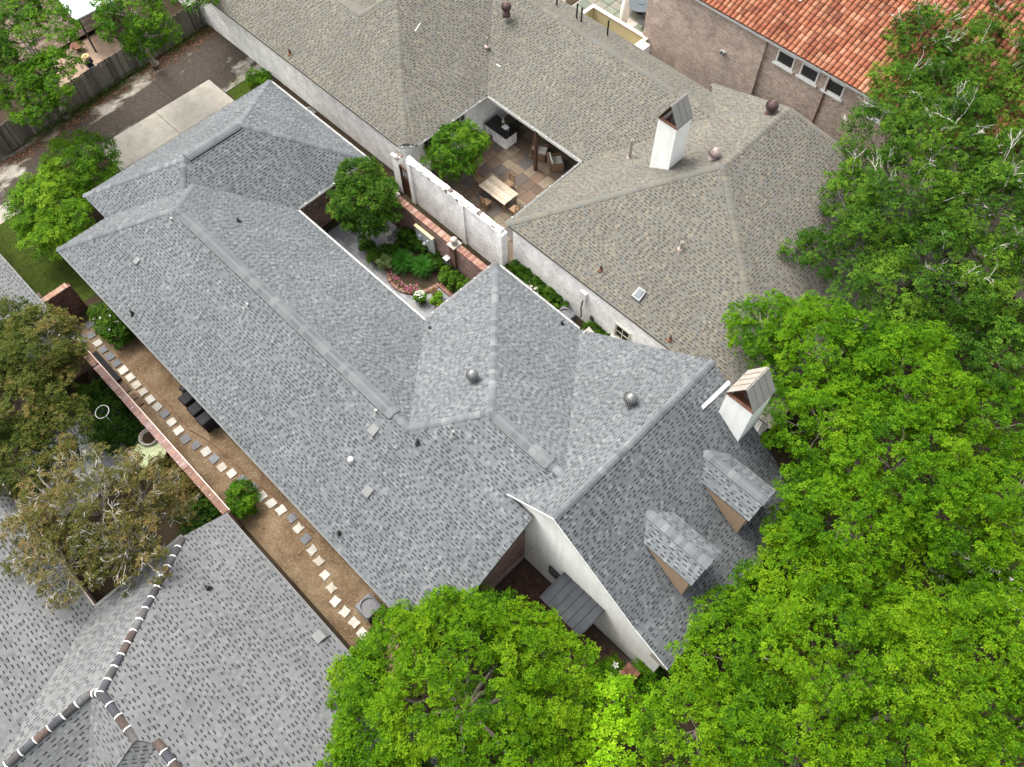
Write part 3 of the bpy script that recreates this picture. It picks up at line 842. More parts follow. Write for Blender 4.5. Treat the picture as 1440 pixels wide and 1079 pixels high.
ridge_caps(roof_nb, [
 (HC, HT, .4), (HT, (-34.3, 24.5, 6.38), .4), ((-27.35, 19.6, 3.2), (-29.7, 21.05, NWS(-29.7, 21.05) + .02), .4),
 ((-19.94, 19.17, 3.2), PK, .4), (PK, PN, .5), ((-3.4, 19.17, 3.2), PK, .35), ((-3.3, 34.5, 3.2), PN, .35),
 ((vx, ym, zm), VT, .5), (PN, (-18.2, 33.55, 4.17), .4), ((-35.3, 22.79, 5.42), (-34.3, 24.5, 6.39), .4),
], 'tan', wid=.17, pitch=.27)
mb = MB()
mb.box(-54, -27.9, 19.25, 19.5, 0, 3.1); mb.box(-28.15, -27.88, 19.5, 26.6, 0, 3.1)
mb.box(-19.55, -3.9, 19.25, 19.5, 0, 3.1); mb.box(-19.65, -19.4, 19.5, 33.5, 0, 3.1); mb.box(-27.9, -19.65, 30.0, 30.25, 0, 3.4)
mb.box(-28.15, -27.88, 26.6, 30.25, 0, 3.9)
mb.box(-4.15, -3.9, 19.5, 34, 0, 3.1); mb.box(-54.0, -53.8, 19.5, 27, 0, 3.1)
mb.build('wall', 'white_brick', nb)
for a, b in (((-27.28, 25.0, 3.17), (-20.1, 25.0, 3.17)), ((-20.1, 24.95, 3.15), (-20.0, 19.2, 3.15)), ((-27.28, 19.7, 3.15), (-27.28, 24.9, 3.15)), ((-27.93, 18.85, 3.16), (-27.33, 19.55, 3.16))):
    gutter(nb, a, b)
mb = MB(); mb.box(-27.2, -20.1, 25.15, 25.33, 2.78, 3.0); mb.build('porch_beam', 'white_trim', nb)
mb = MB(); mb.box(-23.60, -23.42, 24.97, 25.15, 0, 3.0); mb.build('porch_post', 'dark_wood', nb, bevel=.01)
mb = MB(); mb.box(-19.99, -19.85, 24.7, 24.84, 0, 3.05); mb.build('downspout', 'white_trim', nb)
mb = MB(); mb.box(-27.9, -19.6, 25.4, 30, 3.02, 3.06); mb.build('porch_ceiling', 'dark_wood', nb)

def window(house, axis, c, wdt, h, z0, normal, cols=2, rows=2, frame='white_trim', sill=True):
    """casement with casing, glazing bars and separate panes; axis 'x' = wall along X"""
    def bx(mb, a0, a1, d0, d1, z0, z1):
        d0, d1 = sorted((c[1 if axis == 'x' else 0] + normal * d0, c[1 if axis == 'x' else 0] + normal * d1))
        if axis == 'x': mb.box(c[0] + a0, c[0] + a1, d0, d1, z0, z1)
        else: mb.box(d0, d1, c[1] + a0, c[1] + a1, z0, z1)
    mb = MB(); t = .09
    bx(mb, -wdt / 2 - t, wdt / 2 + t, .003, .05, z0 + h, z0 + h + t); bx(mb, -wdt / 2 - t, wdt / 2 + t, .003, .05, z0 - t, z0)
    bx(mb, -wdt / 2 - t, -wdt / 2, .003, .05, z0, z0 + h); bx(mb, wdt / 2, wdt / 2 + t, .003, .05, z0, z0 + h)
    for k in range(1, cols): bx(mb, -wdt / 2 + wdt * k / cols - .02, -wdt / 2 + wdt * k / cols + .02, .012, .035, z0, z0 + h)
    for k in range(1, rows): bx(mb, -wdt / 2, wdt / 2, .012, .034, z0 + h * k / rows - .02, z0 + h * k / rows + .02)
    win = mb.build('window', frame, house)
    if sill:
        s_ = MB(); bx(s_, -wdt / 2 - .2, wdt / 2 + .2, .003, .16, z0 - t - .07, z0 - t - .002); s_.build('sill', frame, win)
    for i in range(cols):
        for j in range(rows):
            p = MB(); bx(p, -wdt / 2 + wdt * i / cols + .021, -wdt / 2 + wdt * (i + 1) / cols - .021, .004, .01, z0 + h * j / rows + .021, z0 + h * (j + 1) / rows - .021)
            p.build('pane', 'glass_dark', win)
    return win
window(nb, 'x', (-11.95, 19.25), .78, .95, .95, -1, 2, 2, 'cream_trim')
for y in (20.9, 22.1, 23.35): window(nb, 'y', (-27.88, y), .7, 1.6, .9, 1, 2, 3)
ch_nb = chimney(nb, -16.08, -15.0, 25.4, 26.5, 4.8, 8.55, 1.05, 'white_paint', 2)
for p, r, m in (((-13.5, 26.75, 6.78), .27, 'pink_vent'), ((-13.36, 31.0, 6.92), .30, 'brown_vent'), ((-29.5, 28.8, 5.32), .28, 'brown_vent'), ((-33.2, 29.0, 5.6), .26, 'brown_vent')):
    turbine(nb, p, r, (m, m))
for p, h, r in (((-29.27, 26.98, 4.29), .55, .06), ((-17.74, 25.97, 4.43), 1.25, .085), ((-11.83, 22.66, 5.16), .5, .08)):
    vent_pipe(nb, p, h, r, ('hood_metal', 'pink_vent'), .16)
for p in ((-14.33, 20.04, 3.69), (-9.49, 19.48, 3.37), (-37.89, 19.26, 3.4)):
    vent_pipe(nb, p, .34, .06, ('brown_vent', 'rust'), .15)
mb = MB(); mb.tube([(-31.49, 23.7, 5.9), (-31.5, 24.15, 6.18)], .025, 6); mb.build('conduit', 'white_trim', nb)
x, y, z = -12.02, 20.13, 3.74
mb = MB(); mb.hexa([(x - .27, y - .27, z - .15), (x + .27, y - .27, z - .15), (x + .27, y + .27, z + .15), (x - .27, y + .27, z + .15), (x - .25, y - .25, z + .04), (x + .25, y - .25, z + .04), (x + .22, y + .25, z + .31), (x - .22, y + .25, z + .31)])
sk = mb.build('box_vent', 'galvanised', nb, bevel=.03)
mb = MB(); mb.hexa([(x - .18, y - .2, z + .06), (x + .18, y - .2, z + .06), (x + .16, y + .2, z + .29), (x - .16, y + .2, z + .29), (x - .12, y - .16, z + .12), (x + .12, y - .16, z + .12), (x + .1, y + .16, z + .33), (x - .1, y + .16, z + .33)]); mb.build('hood', 'skylight', sk)
for (px, py) in ((-28.2, 31.6), (-26.6, 31.55), (-26.2, 31.5), (-24.4, 31.7)):
    mb = MB(); mb.tube([(px, py, 5.0), (px, py, 5.95)], .05, 8); mb.build('vent_pipe', 'black', nb)
# meter box and conduit on the side wall
mb = MB(); mb.box(-14.75, -14.35, 19.12, 19.245, 1.9, 2.5); mbx = mb.build('meter_box', 'white_trim', nb, bevel=.02)
mb = MB(); mb.tube([(-14.5, 19.1, 1.9), (-14.55, 19.08, 1.2), (-14.45, 19.06, .6), (-14.6, 18.95, .35)], .035, 8); mb.build('conduit', 'dark_metal', mbx)
mb = MB(); mb.box(-13.98, -13.78, 19.15, 19.245, .75, 1.0); mb.build('outlet_box', 'dark_metal', nb)

# ================================================================== LEFT HOUSE (pale shingles, slate hip tiles)
left = empty('grey_tiled_hip_house', (-13, -8, 0), 'pale grey shingled house with dark hip tiles bedded in white mortar', 'house')
ZN = lambda y: 3 + .52 * (-.09 - y)
PKL = (-13.35, -6.86, 6.52); RW = (-13.7, -7.2, 6.28)
lpl = {
 'ne_a': [(-17.45, -.09, 3), (-12.7, -.09, 3), (-12.7, -6.86, 6.52), PKL, (-17.4, -1.85, ZN(-1.85))],
 'ne_b': [(-12.7, -.09, 3.05), (0.5, -.09, 3.05), (0.5, -6.42, ZN(-6.42) + .05), (-10.6, -6.42, ZN(-6.42) + .05), (-11.2, -6.84, ZN(-6.84) + .05), (-12.7, -6.84, ZN(-6.84) + .05)],
 'nw': [(-17.4, -1.85, 3.915), PKL, RW, (-13.7, -11.06, 6.28), (-17.42, -6.0, 3.9)],
 'far': [(-27, -6.0, 3.9), (-17.42, -6.0, 3.9), (-13.7, -11.06, 6.28), (-13.7, -16.5, 8.84), (-27, -16.5, 8.84)],
 'inner_se': [RW, (-13.7, -13, 6.28), (-9.0, -13, 3.13), (-9.0, -11.9, 3.13)],
 'inner_sw': [RW, PKL, (-11.2, -6.86, 6.52), (-11.2, -11.9, 3.14), (-9.0, -11.9, 3.13)],
 'inner_low': [(-10.6, -6.42, 6.34), (.5, -6.42, 6.34), (.5, -11.4, 3.0), (-10.6, -11.4, 3.0)],
 'inner_fold': [(-11.2, -6.86, 6.52), (-10.6, -6.42, 6.34), (-10.6, -11.4, 3.0), (-11.2, -11.84, 3.18)],
}
roof_l = deck(lpl.values(), .14, 'roof', 'deck', left)
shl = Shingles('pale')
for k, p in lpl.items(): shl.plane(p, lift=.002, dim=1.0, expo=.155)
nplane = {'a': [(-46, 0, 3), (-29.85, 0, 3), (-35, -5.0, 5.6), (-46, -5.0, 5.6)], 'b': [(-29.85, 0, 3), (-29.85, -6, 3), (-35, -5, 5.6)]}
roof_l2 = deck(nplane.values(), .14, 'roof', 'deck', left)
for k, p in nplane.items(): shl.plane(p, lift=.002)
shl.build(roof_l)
mb = MB()
mb.box(-16.95, 0, -6.2, -.6, 0, 2.9); mb.box(-16.9, -9.5, -12.5, -6.2, 0, 2.9); mb.box(-26.5, -16.9, -17, -6.5, 0, 3.6); mb.box(-45, -30.35, -5.6, -.5, 0, 2.9)
mb.build('wall', 'red_brick', left)
gutter(left, (-17.5, -1.9, 3.86), (-17.5, -6.0, 3.84), hooks=False)
gutter(left, (-27, -5.94, 3.86), (-17.6, -5.94, 3.86), 'hood_metal', hooks=False)
for bb in ((-17.45, .4, -.09, -.05, 2.88, 2.99), (-45, -29.91, 0, .04, 2.88, 2.99), (-29.9, -29.75, -.06, .08, 2.9, 3.12)):
    mb = MB(); mb.box(*bb); mb.build('eave_trim', 'vent_grey', left)
def hip_tiles(parent, a, b, n, sl, first=False):
    a, b = Vector(a), Vector(b); d = (b - a); L = d.length; d.normalize()
    side = d.cross(Vector((0, 0, 1))).normalized(); up = side.cross(d).normalized(); p = L / n
    for k in range(n):
        c = random.choice([(.055, .058, .065), (.045, .043, .043), (.075, .058, .052), (.09, .065, .056), (.068, .066, .066), (.09, .09, .093)])
        o = a + d * (k * p); mb = MB(); wv = .15; sg = 6
        r0 = [o + side * (wv * math.sin(t)) + up * (wv * (math.cos(t) - .55) * .9 + .045) for t in np.linspace(-1.35, 1.35, sg + 1)]
        r1 = [q + d * (p * .97) - up * .035 for q in r0]
        for q in range(sg): mb.face([r0[q], r0[q + 1], r1[q + 1], r1[q]], jit(c, .06))
        mb.face(r1[::-1], c)
        t_ = mb.build('hip_tile', 'tile', parent)
        if k == 0 and not first: continue
        mm = MB()
        for q in range(sg):
            j = lambda v: v + up * random.uniform(0, .012)
            mm.extr([r0[q] - up * .05, r0[q + 1] - up * .05, j(r0[q + 1]) + up * .014, j(r0[q]) + up * .014], -d * random.uniform(.022, .042))
        mm.build('mortar_joint', 'white_paint', t_)
hip_tiles(roof_l, PKL, (-17.35, -1.92, ZN(-1.92)), 14, .4, True)
hip_tiles(roof_l, PKL, RW, 3, .5)
hip_tiles(roof_l, RW, (-13.7, -13, 6.28), 11, .5)
hip_tiles(roof_l, PKL, (-11.15, -6.87, 6.5), 4, .4)
hip_tiles(roof_l, (-10.75, -6.42, 6.40), (-7.0, -6.42, 6.40), 8, .4)
hip_tiles(roof_l2, (-35, -5.0, 5.6), (-29.95, -.1, 3.05), 16, .4)
vent_pipe(left, (-14.77, -2.39, 4.2), .28, .07, ('black', 'black'), .14)
mb = MB()      # small curved saddle by the eave
pr = [(-.45, 0), (-.4, .10), (-.15, .25), (.15, .30), (.4, .12), (.45, 0)]
mb.extr([(-10.75 + .0, -.45 + s * .8, 3.12 - s * .4 + h) for s, h in pr], (.42, 0, 0)); mb.build('roof_saddle', 'vent_grey', left)

# ================================================================== RED TILED HOUSE
red = empty('red_tile_house', (-16, 37, 0), 'brown brick house with an orange clay barrel tile roof', 'house')
mb = MB()
mb.box(-25.0, -16.97, 36.0, 36.3, 0, 6.45); mb.box(-17.2, -16.97, 36.3, 36.5, 0, 6.45)
mb.box(-16.97, 8, 36.22, 36.5, 0, 6.45); mb.box(-25.0, -24.75, 36.3, 50, 0, 6.45)
mb.build('wall', 'tan_brick', red)
RZ = lambda y: 6.62 + .40 * (y - 35.75)
rp = [(-25.4, 35.75, RZ(35.75)), (8, 35.75, RZ(35.75)), (8, 47, RZ(47)), (-25.4, 47, RZ(47))]
roof_r = deck([rp], .16, 'roof', 'rust', red)
tiles = []
pc, pr_ = .285, .38
N_ = Vector((0, -.40, 1)).normalized(); U_ = Vector((0, 1, .40)).normalized()
tcols = [(.215, .082, .047), (.255, .108, .064), (.19, .068, .041), (.28, .135, .085), (.155, .06, .038)]
def tile_faces(mb, o, c):
    sg = 5; r = .125
    r0 = [o + Vector((1, 0, 0)) * (r * math.sin(t)) + N_ * (r * .8 * math.cos(t) + .02) for t in np.linspace(-1.5, 1.5, sg + 1)]
    r1 = [q + U_ * (pr_ * 1.08) - N_ * .035 for q in r0]
    for q in range(sg): mb.face([r0[q], r0[q + 1], r1[q + 1], r1[q]], c)
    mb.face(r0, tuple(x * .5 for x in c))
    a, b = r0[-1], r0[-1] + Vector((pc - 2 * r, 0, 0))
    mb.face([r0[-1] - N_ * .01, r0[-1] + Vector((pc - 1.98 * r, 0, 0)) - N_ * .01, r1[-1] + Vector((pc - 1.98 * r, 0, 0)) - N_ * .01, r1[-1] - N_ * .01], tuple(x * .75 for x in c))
rest = MB(); picked = []
proto_t = []
for c in tcols:
    mb = MB(); tile_faces(mb, Vector((0, 0, 0)), c); o = mb.build('roof_tile', 'tile', None); proto_t.append(o.data); bpy.data.objects.remove(o)
cnt = 0
offr = Vector(world_off(roof_r))
for j in range(28):
    for i in range(116):
        o = Vector((-25.3 + i * pc + .14, 35.70, RZ(35.70))) + U_ * (j * pr_) + N_ * .02
        if o.x > 7.9: continue
        if -19.8 < o.x < -11.5 and j < 10 and cnt < 295:
            cnt += 1
            t_ = bpy.data.objects.new('roof_tile', random.choices(proto_t, [4, 4, 3, 2, 1])[0]); col.objects.link(t_); t_.parent = roof_r; t_.location = o - offr
        else:
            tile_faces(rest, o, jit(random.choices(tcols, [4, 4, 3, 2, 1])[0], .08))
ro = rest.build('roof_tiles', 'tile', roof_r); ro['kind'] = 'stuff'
gutter(red, (-25.3, 35.68, 6.55), (8, 35.68, 6.55), hooks=False)
for x in (-15.72, -14.2, -12.62, -10.2, -8.4): window(red, 'x', (x, 36.22), .92, .66, 5.30, -1, 1, 1)
mb = MB(); mb.tube([(-13.0, 36.15, 6.3), (-13.0, 36.15, 0)], .05, 8); mb.build('downspout', 'rust', red)
mb = MB(); mb.box(-19.5, -19.15, 35.9, 35.995, 4.1, 4.3); lp = mb.build('wall_lamp', 'white_trim', red)
for k in (-.1, .1):
    q = MB(); q.lathe((-19.33 + k, 35.86, 4.12), [(.05, 0), (.09, .1), (.08, .2), (.02, .22)], 10); q.build('lamp_head', 'galvanised', lp)
y = 38.3; vp = vent_pipe(red, (-17.1, y, RZ(y) + .1), .65, .06, ('white_trim', 'white_trim'), .18)
mb = MB(); z = RZ(y) + .14; mb.hexa([(-17.45, y - .35, z - .14), (-16.75, y - .25, z - .14), (-16.8, y + .25, z + .1), (-17.4, y + .3, z + .1), (-17.45, y - .35, z - .10), (-16.75, y - .25, z - .10), (-16.8, y + .25, z + .13), (-17.4, y + .3, z + .13)]); mb.build('flashing_sheet', 'white_trim', vp)
# pale grey metal roof far behind the oak
gh = empty('grey_metal_roof_house', (-9, 52, 0), 'house with a pale blue grey metal roof behind the bare-branched oak', 'house')
mb = MB(); mb.box(-13, -3, 50, 58, 0, 4.2); mb.build('wall', 'tan_brick', gh)
g1 = [(-13.5, 49.5, 4.3), (-2.5, 49.5, 4.3), (-2.5, 54, 6.2), (-13.5, 54, 6.2)]; g2 = [(-13.5, 54, 6.2), (-2.5, 54, 6.2), (-2.5, 58.5, 4.3), (-13.5, 58.5, 4.3)]
rg = deck([g1, g2], .12, 'roof', 'blue_roof_metal', gh)
for k in range(24):
    mb = MB(); x = -13.3 + k * .46; mb.extr([(x, 49.5, 4.31), (x + .03, 49.5, 4.31), (x + .03, 54, 6.21), (x, 54, 6.21)], (0, 0, .04)); mb.build('roof_seam', 'blue_roof_metal', rg)

# ================================================================== GARDEN WALLS, FENCE, YARDS
def brick_run(mb, x0, x1, y, z, L, W, H, gap, cols, along='x', drop=0.0, jitter=.01):
    """a course of separate bricks laid side by side"""
    n = int((x1 - x0) / (L + gap))
    for k in range(n):
        if random.random() < drop: continue
        a = x0 + k * (L + gap); j = random.uniform(-jitter, jitter); h = H + random.uniform(-jitter, jitter) * .6
        c = jit(random.choice(cols), .12)
        if along == 'x': mb.append((a, a + L, y + j, y + W + j, z, z + h, c))
        else: mb.append((y + j, y + W + j, a, a + L, z, z + h, c))
    return mb
def pieces(name, boxes, mat, parent, limit=295):
    """each box a part of its own; past the limit the rest joined as stuff"""
    for b in boxes[:limit]:
        m = MB(); m.box(*b[:6], c=b[6]); m.build(name, mat, parent)
    if len(boxes) > limit:
        m = MB()
        for b in boxes[limit:]: m.box(*b[:6], c=b[6])
        o = m.build(name + 's', mat, parent); o['kind'] = 'stuff'
BR = [(.20, .105, .08), (.25, .145, .11), (.165, .082, .065), (.28, .19, .15), (.23, .13, .10)]
BRP = [(.23, .15, .135), (.205, .13, .12), (.26, .185, .17)]

# courtyard wall of red brick
cw = empty('brick_wall', (-22.6, 16.9, 0), 'red brick courtyard wall with stone finials and pale coping', 'wall')
mb = MB(); mb.box(-27.6, -18.7, 16.76, 17.02, 0, 2.2); mb.build('wall_body', 'red_brick', cw)
mb = []; brick_run(mb, -27.55, -18.75, 16.70, 2.2, .105, .38, .09, .012, BR); brick_run(mb, -27.5, -18.8, 16.73, 2.12, .22, .03, .075, .012, BR)
pieces('coping_brick', mb, 'brick_piece', cw)
for x in (-26.25, -21.45):
    m = MB(); m.box(x - .2, x + .2, 16.62, 17.1, 0, 2.28); m.build('pier', 'dark_brick', cw)
    m = MB(); m.box(x - .27, x + .27, 16.56, 17.16, 2.29, 2.37); pc_ = m.build('pier_cap', 'stone', cw, bevel=.02)
    m = MB(); m.lathe((x, 16.86, 2.37), [(.16, 0), (.18, .05), (.1, .12), (.2, .24), (.17, .36), (.03, .44)], 12); m.build('finial', 'stone', pc_, smooth=True)
for x in (-26.1, -21.78):
    m = MB(); m.box(x - .05, x + .05, 16.5, 16.75, 1.15, 1.2); sc = m.build('sconce', 'dark_metal', cw)
    m = MB()
    for dx, dy in ((-.1, -.1), (.1, -.1), (.1, .1), (-.1, .1)): m.tube([(x + dx, 16.5 + dy, .85), (x + dx * 1.5, 16.5 + dy * 1.5, 1.2)], .012, 5)
    m.box(x - .17, x + .17, 16.34, 16.66, 1.2, 1.22); m.box(x - .1, x + .1, 16.4, 16.6, .82, .85); m.build('lantern_frame', 'grey_metal', sc)
    m = MB(); m.hexa([(x - .09, 16.41, .86), (x + .09, 16.41, .86), (x + .09, 16.59, .86), (x - .09, 16.59, .86), (x - .14, 16.36, 1.19), (x + .14, 16.36, 1.19), (x + .14, 16.64, 1.19), (x - .14, 16.64, 1.19)]); m.build('lantern_glass', 'skylight', sc)
# carved stone relief hung on it
rl = empty('stone_relief', (-23.55, 16.7, .4), 'weathered pale carved stone relief hanging on the red brick wall', 'relief')
m = MB(); px = [(-24.32, .55), (-24.1, .38), (-23.7, .33), (-23.45, .2), (-23.1, .34), (-22.86, .42), (-22.9, 1.58), (-23.3, 1.66), (-23.6, 1.60), (-24.3, 1.66)]
m.extr([(x, 16.69, z) for x, z in px], (0, -.12, 0)); r0 = m.build('panel', 'relief_stone', rl, bevel=.02)
m = MB()
for x, z, w_, h_ in ((-23.9, 1.2, .3, .2), (-23.3, 1.25, .25, .15), (-23.6, .8, .4, .25), (-24.05, .75, .12, .2), (-23.1, .75, .14, .22)):
    m.lathe((x, 16.54, z - h_ / 2), [(.02, 0), (w_ * .35, h_ * .3), (w_ * .3, h_ * .7), (.02, h_)], 8)
m.build('carving', 'relief_stone', rl, smooth=True)
m = MB(); m.box(-24.34, -23.62, 16.52, 16.70, 1.665, 1.72); m.box(-23.58, -22.88, 16.52, 16.70, 1.665, 1.73); m.build('ledge', 'yellow_stucco', rl)

# white patio wall with a ragged brick coping
ww_ = empty('white_wall', (-23, 18.7, 0), 'tall white painted brick wall with stepped coping closing the patio', 'wall')
m = MB(); m.box(-26.9, -19.72, 18.52, 18.78, 0, 3.12); m.build('wall_body', 'white_brick', ww_)
for x, w_ in ((-26.72, .3), (-22.55, .28), (-19.72, .3)):
    m = MB(); m.box(x - w_ / 2, x + w_ / 2, 18.44, 18.86, 0, 3.14); m.build('pilaster', 'white_brick', ww_)
mb = []; WHT = [(.78, .78, .76), (.72, .72, .70), (.80, .80, .78), (.76, .76, .74), (.74, .74, .72), (.80, .80, .78), (.78, .78, .76), (.12, .10, .09)]
for k, z, W, inset in ((0, 3.14, .36, 0), (1, 3.215, .30, .0), (2, 3.29, .22, .0)):
    brick_run(mb, -26.9, -19.55, 18.65 - W / 2, z, .20, W, .07, .018, WHT, drop=(0, .12, .45)[k], jitter=.02)
pieces('coping_brick', mb, 'brick_piece', ww_)
gp = empty('gate_pillar', (-28.0, 18.75, 0), 'white brick gate pillar with a worn open top', 'pillar')
m = MB(); m.hexa([(-28.30, 18.5, 0), (-27.70, 18.5, 0), (-27.70, 19.0, 0), (-28.30, 19.0, 0), (-28.25, 18.55, 2.6), (-27.75, 18.55, 2.6), (-27.75, 18.98, 2.6), (-28.25, 18.98, 2.6)]); m.build('shaft', 'white_brick', gp)
mb = []; brick_run(mb, -28.3, -27.7, 18.5, 2.6, .18, .2, .075, .02, WHT, jitter=.02); brick_run(mb, -28.3, -27.7, 18.76, 2.6, .18, .2, .075, .02, [(.25, .2, .17), (.6, .6, .58)], jitter=.02)
pieces('cap_brick', mb, 'brick_piece', gp)
gt = empty('garden_gate', (-27.3, 18.6, 0), 'brown wooden garden gate with glazed top set in the white wall', 'gate')
for k in range(4):
    m = MB(); x = -27.68 + k * .19; m.box(x, x + .175, 18.56, 18.62, .08, 1.35); m.build('board', 'gate_wood', gt)
m = MB(); m.box(-27.70, -26.92, 18.54, 18.64, 2.12, 2.24); m.box(-27.70, -27.60, 18.54, 18.64, .05, 2.12); m.box(-27.02, -26.92, 18.54, 18.64, .05, 2.12); m.box(-27.60, -27.02, 18.545, 18.635, 1.35, 1.45); m.build('gate_frame', 'gate_wood', gt)
m = MB()
for k in range(4): m.box(-27.56 + k * .15, -27.53 + k * .15, 18.57, 18.60, 1.45, 2.12)
m.build('gate_bars', 'dark_metal', gt)
# side passage: soil and mulch between the two walls
sheet('path', [(-28.7, 17.1), (-4, 17.1), (-4, 18.5), (-28.7, 18.5)], .008, 'soil')

# low brick wall on the left boundary
bw = empty('brick_wall', (-24.5, -.1, 0), 'long low brick boundary wall beside the stepping stone path', 'wall')
m = MB(); m.box(-30.6, -18.0, -.20, .06, 0, 1.9); m.build('wall_body', 'red_brick', bw)
mb = []
brick_run(mb, -30.6, -28.6, -.24, 1.9, .11, .34, .075, .008, [(.19, .115, .082), (.165, .10, .072)])
brick_run(mb, -28.6, -21.0, -.24, 1.9, .11, .34, .075, .010, BRP + [(.24, .145, .12)])
brick_run(mb, -21.0, -18.0, -.24, 1.9, .11, .34, .075, .008, [(.20, .12, .088), (.17, .105, .078)])
pieces('coping_brick', mb, 'brick_piece', bw)
m = MB(); m.box(-30.6, -18.0, .09, .13, 1.83, 1.99); m.build('edge_strip', 'pink_coping', bw)
m = MB()
for k in range(16): x = -30.3 + k * .8 + random.uniform(-.1, .1); m.lathe((x, -.1 - .1 * (k % 2), 1.98), [(.022, 0), (.026, .02), (.006, .04)], 6)
o = m.build('light_bulbs', 'white_trim', bw); o['kind'] = 'stuff'
# brick wall closing the passage to the lawn
pw = empty('brick_wall', (-33.9, .8, 0), 'short dark red brick wall across the passage below the lawn', 'wall')
m = MB(); m.box(-34.02, -33.78, -.6, 1.55, 0, 1.92); m.build('wall_body', 'dark_brick', pw)
mb = []; brick_run(mb, -.6, 1.55, -34.07, 1.925, .11, .34, .08, .01, [(.30, .19, .145), (.26, .15, .11), (.32, .225, .18)], along='y')
pieces('coping_brick', mb, 'brick_piece', pw)

# wooden fence along the lane, one picket at a time
fence = empty('wooden_fence', (-47.6, 10, 0), 'weathered grey wooden picket fence along the wet lane', 'fence')
WOODC = [(.13, .115, .10), (.17, .155, .135), (.10, .09, .08), (.21, .195, .17), (.15, .125, .105), (.12, .12, .10)]
fx = lambda y: -47.0 - (y - 3.6) * .075
k = 0
y = -3.0
while y < 23:
    w_ = random.uniform(.125, .165); x = fx(y); h = 1.78 + random.uniform(-.06, .06); c = jit(random.choice(WOODC), .15)
    if 7.5 < y < 9 and random.random() < .5: c = (.16, .155, .07)
    l_ = random.uniform(-.03, .03)
    m = MB(); m.hexa([(x, y, 0.02), (x + .022, y, .02), (x + .022 - .01, y + w_, .02), (x - .01, y + w_, .02), (x + l_, y, h), (x + .022 + l_, y, h), (x + .012 + l_, y + w_, h - .01), (x - .01 + l_, y + w_, h - .01)], c)
    m.build('picket', 'wood', fence)
    y += w_ + random.uniform(.004, .02)
for z in (.4, 1.35):
    m = MB(); m.hexa([(fx(-3) - .06, -3, z), (fx(-3) - .015, -3, z), (fx(23) - .015, 23, z), (fx(23) - .06, 23, z), (fx(-3) - .06, -3, z + .09), (fx(-3) - .015, -3, z + .09), (fx(23) - .015, 23, z + .09), (fx(23) - .06, 23, z + .09)], (.12, .1, .085)); m.build('rail', 'wood', fence)
sheet('backyard', [(-62, -5), (-48.4, -5), (-49.2, 22), (-62, 22)], .006, 'soil')
dk = MB()
DKC = [(.115, .08, .064), (.14, .10, .08), (.095, .064, .05), (.16, .118, .092)]
deck_th = empty('wooden_deck', (-54, 12.4, 0), 'reddish brown timber deck beyond the fence', 'deck')
for k in range(34):
    x = -58.0 + k * .155
    m = MB(); m.box(x, x + .145, 8.5, 15.0, .25, .30, jit(random.choice(DKC), .1)); m.build('deck_board', 'wood', deck_th)
sheet('paving', [(-52.7, 9.0), (-49.6, 9.0), (-49.6, 14.2), (-52.7, 14.2)], .02, 'pavement_brown')
pr2 = empty('canopy_roof', (-50.8, 14, 2.5), 'flat white canopy roof over the deck behind the fence', 'canopy')
m = MB(); m.prism([(-50.9, 12.3, 2.62), (-50.8, 15.5, 2.62), (-58.5, 16.8, 2.8), (-57.9, 13.2, 2.8)], .09); m.build('roof_panel', 'pool_white', pr2)
for p in ((-51.1, 12.6), (-51.0, 15.2), (-57.5, 13.5)):
    m = MB(); m.box(p[0] - .05, p[0] + .05, p[1] - .05, p[1] + .05, 0, 2.53); m.build('post', 'dark_metal', pr2)
hp = empty('fire_pit', (-52.0, 11.9, 0), 'round rusty fire pit bowl on the brown paving', 'fire pit')
m = MB(); m.lathe((-52.0, 11.9, .0), [(.12, 0), (.14, .2), (.38, .34), (.42, .42), (.36, .42), (.12, .26)], 14); m.build('bowl', 'rust', hp, smooth=True)

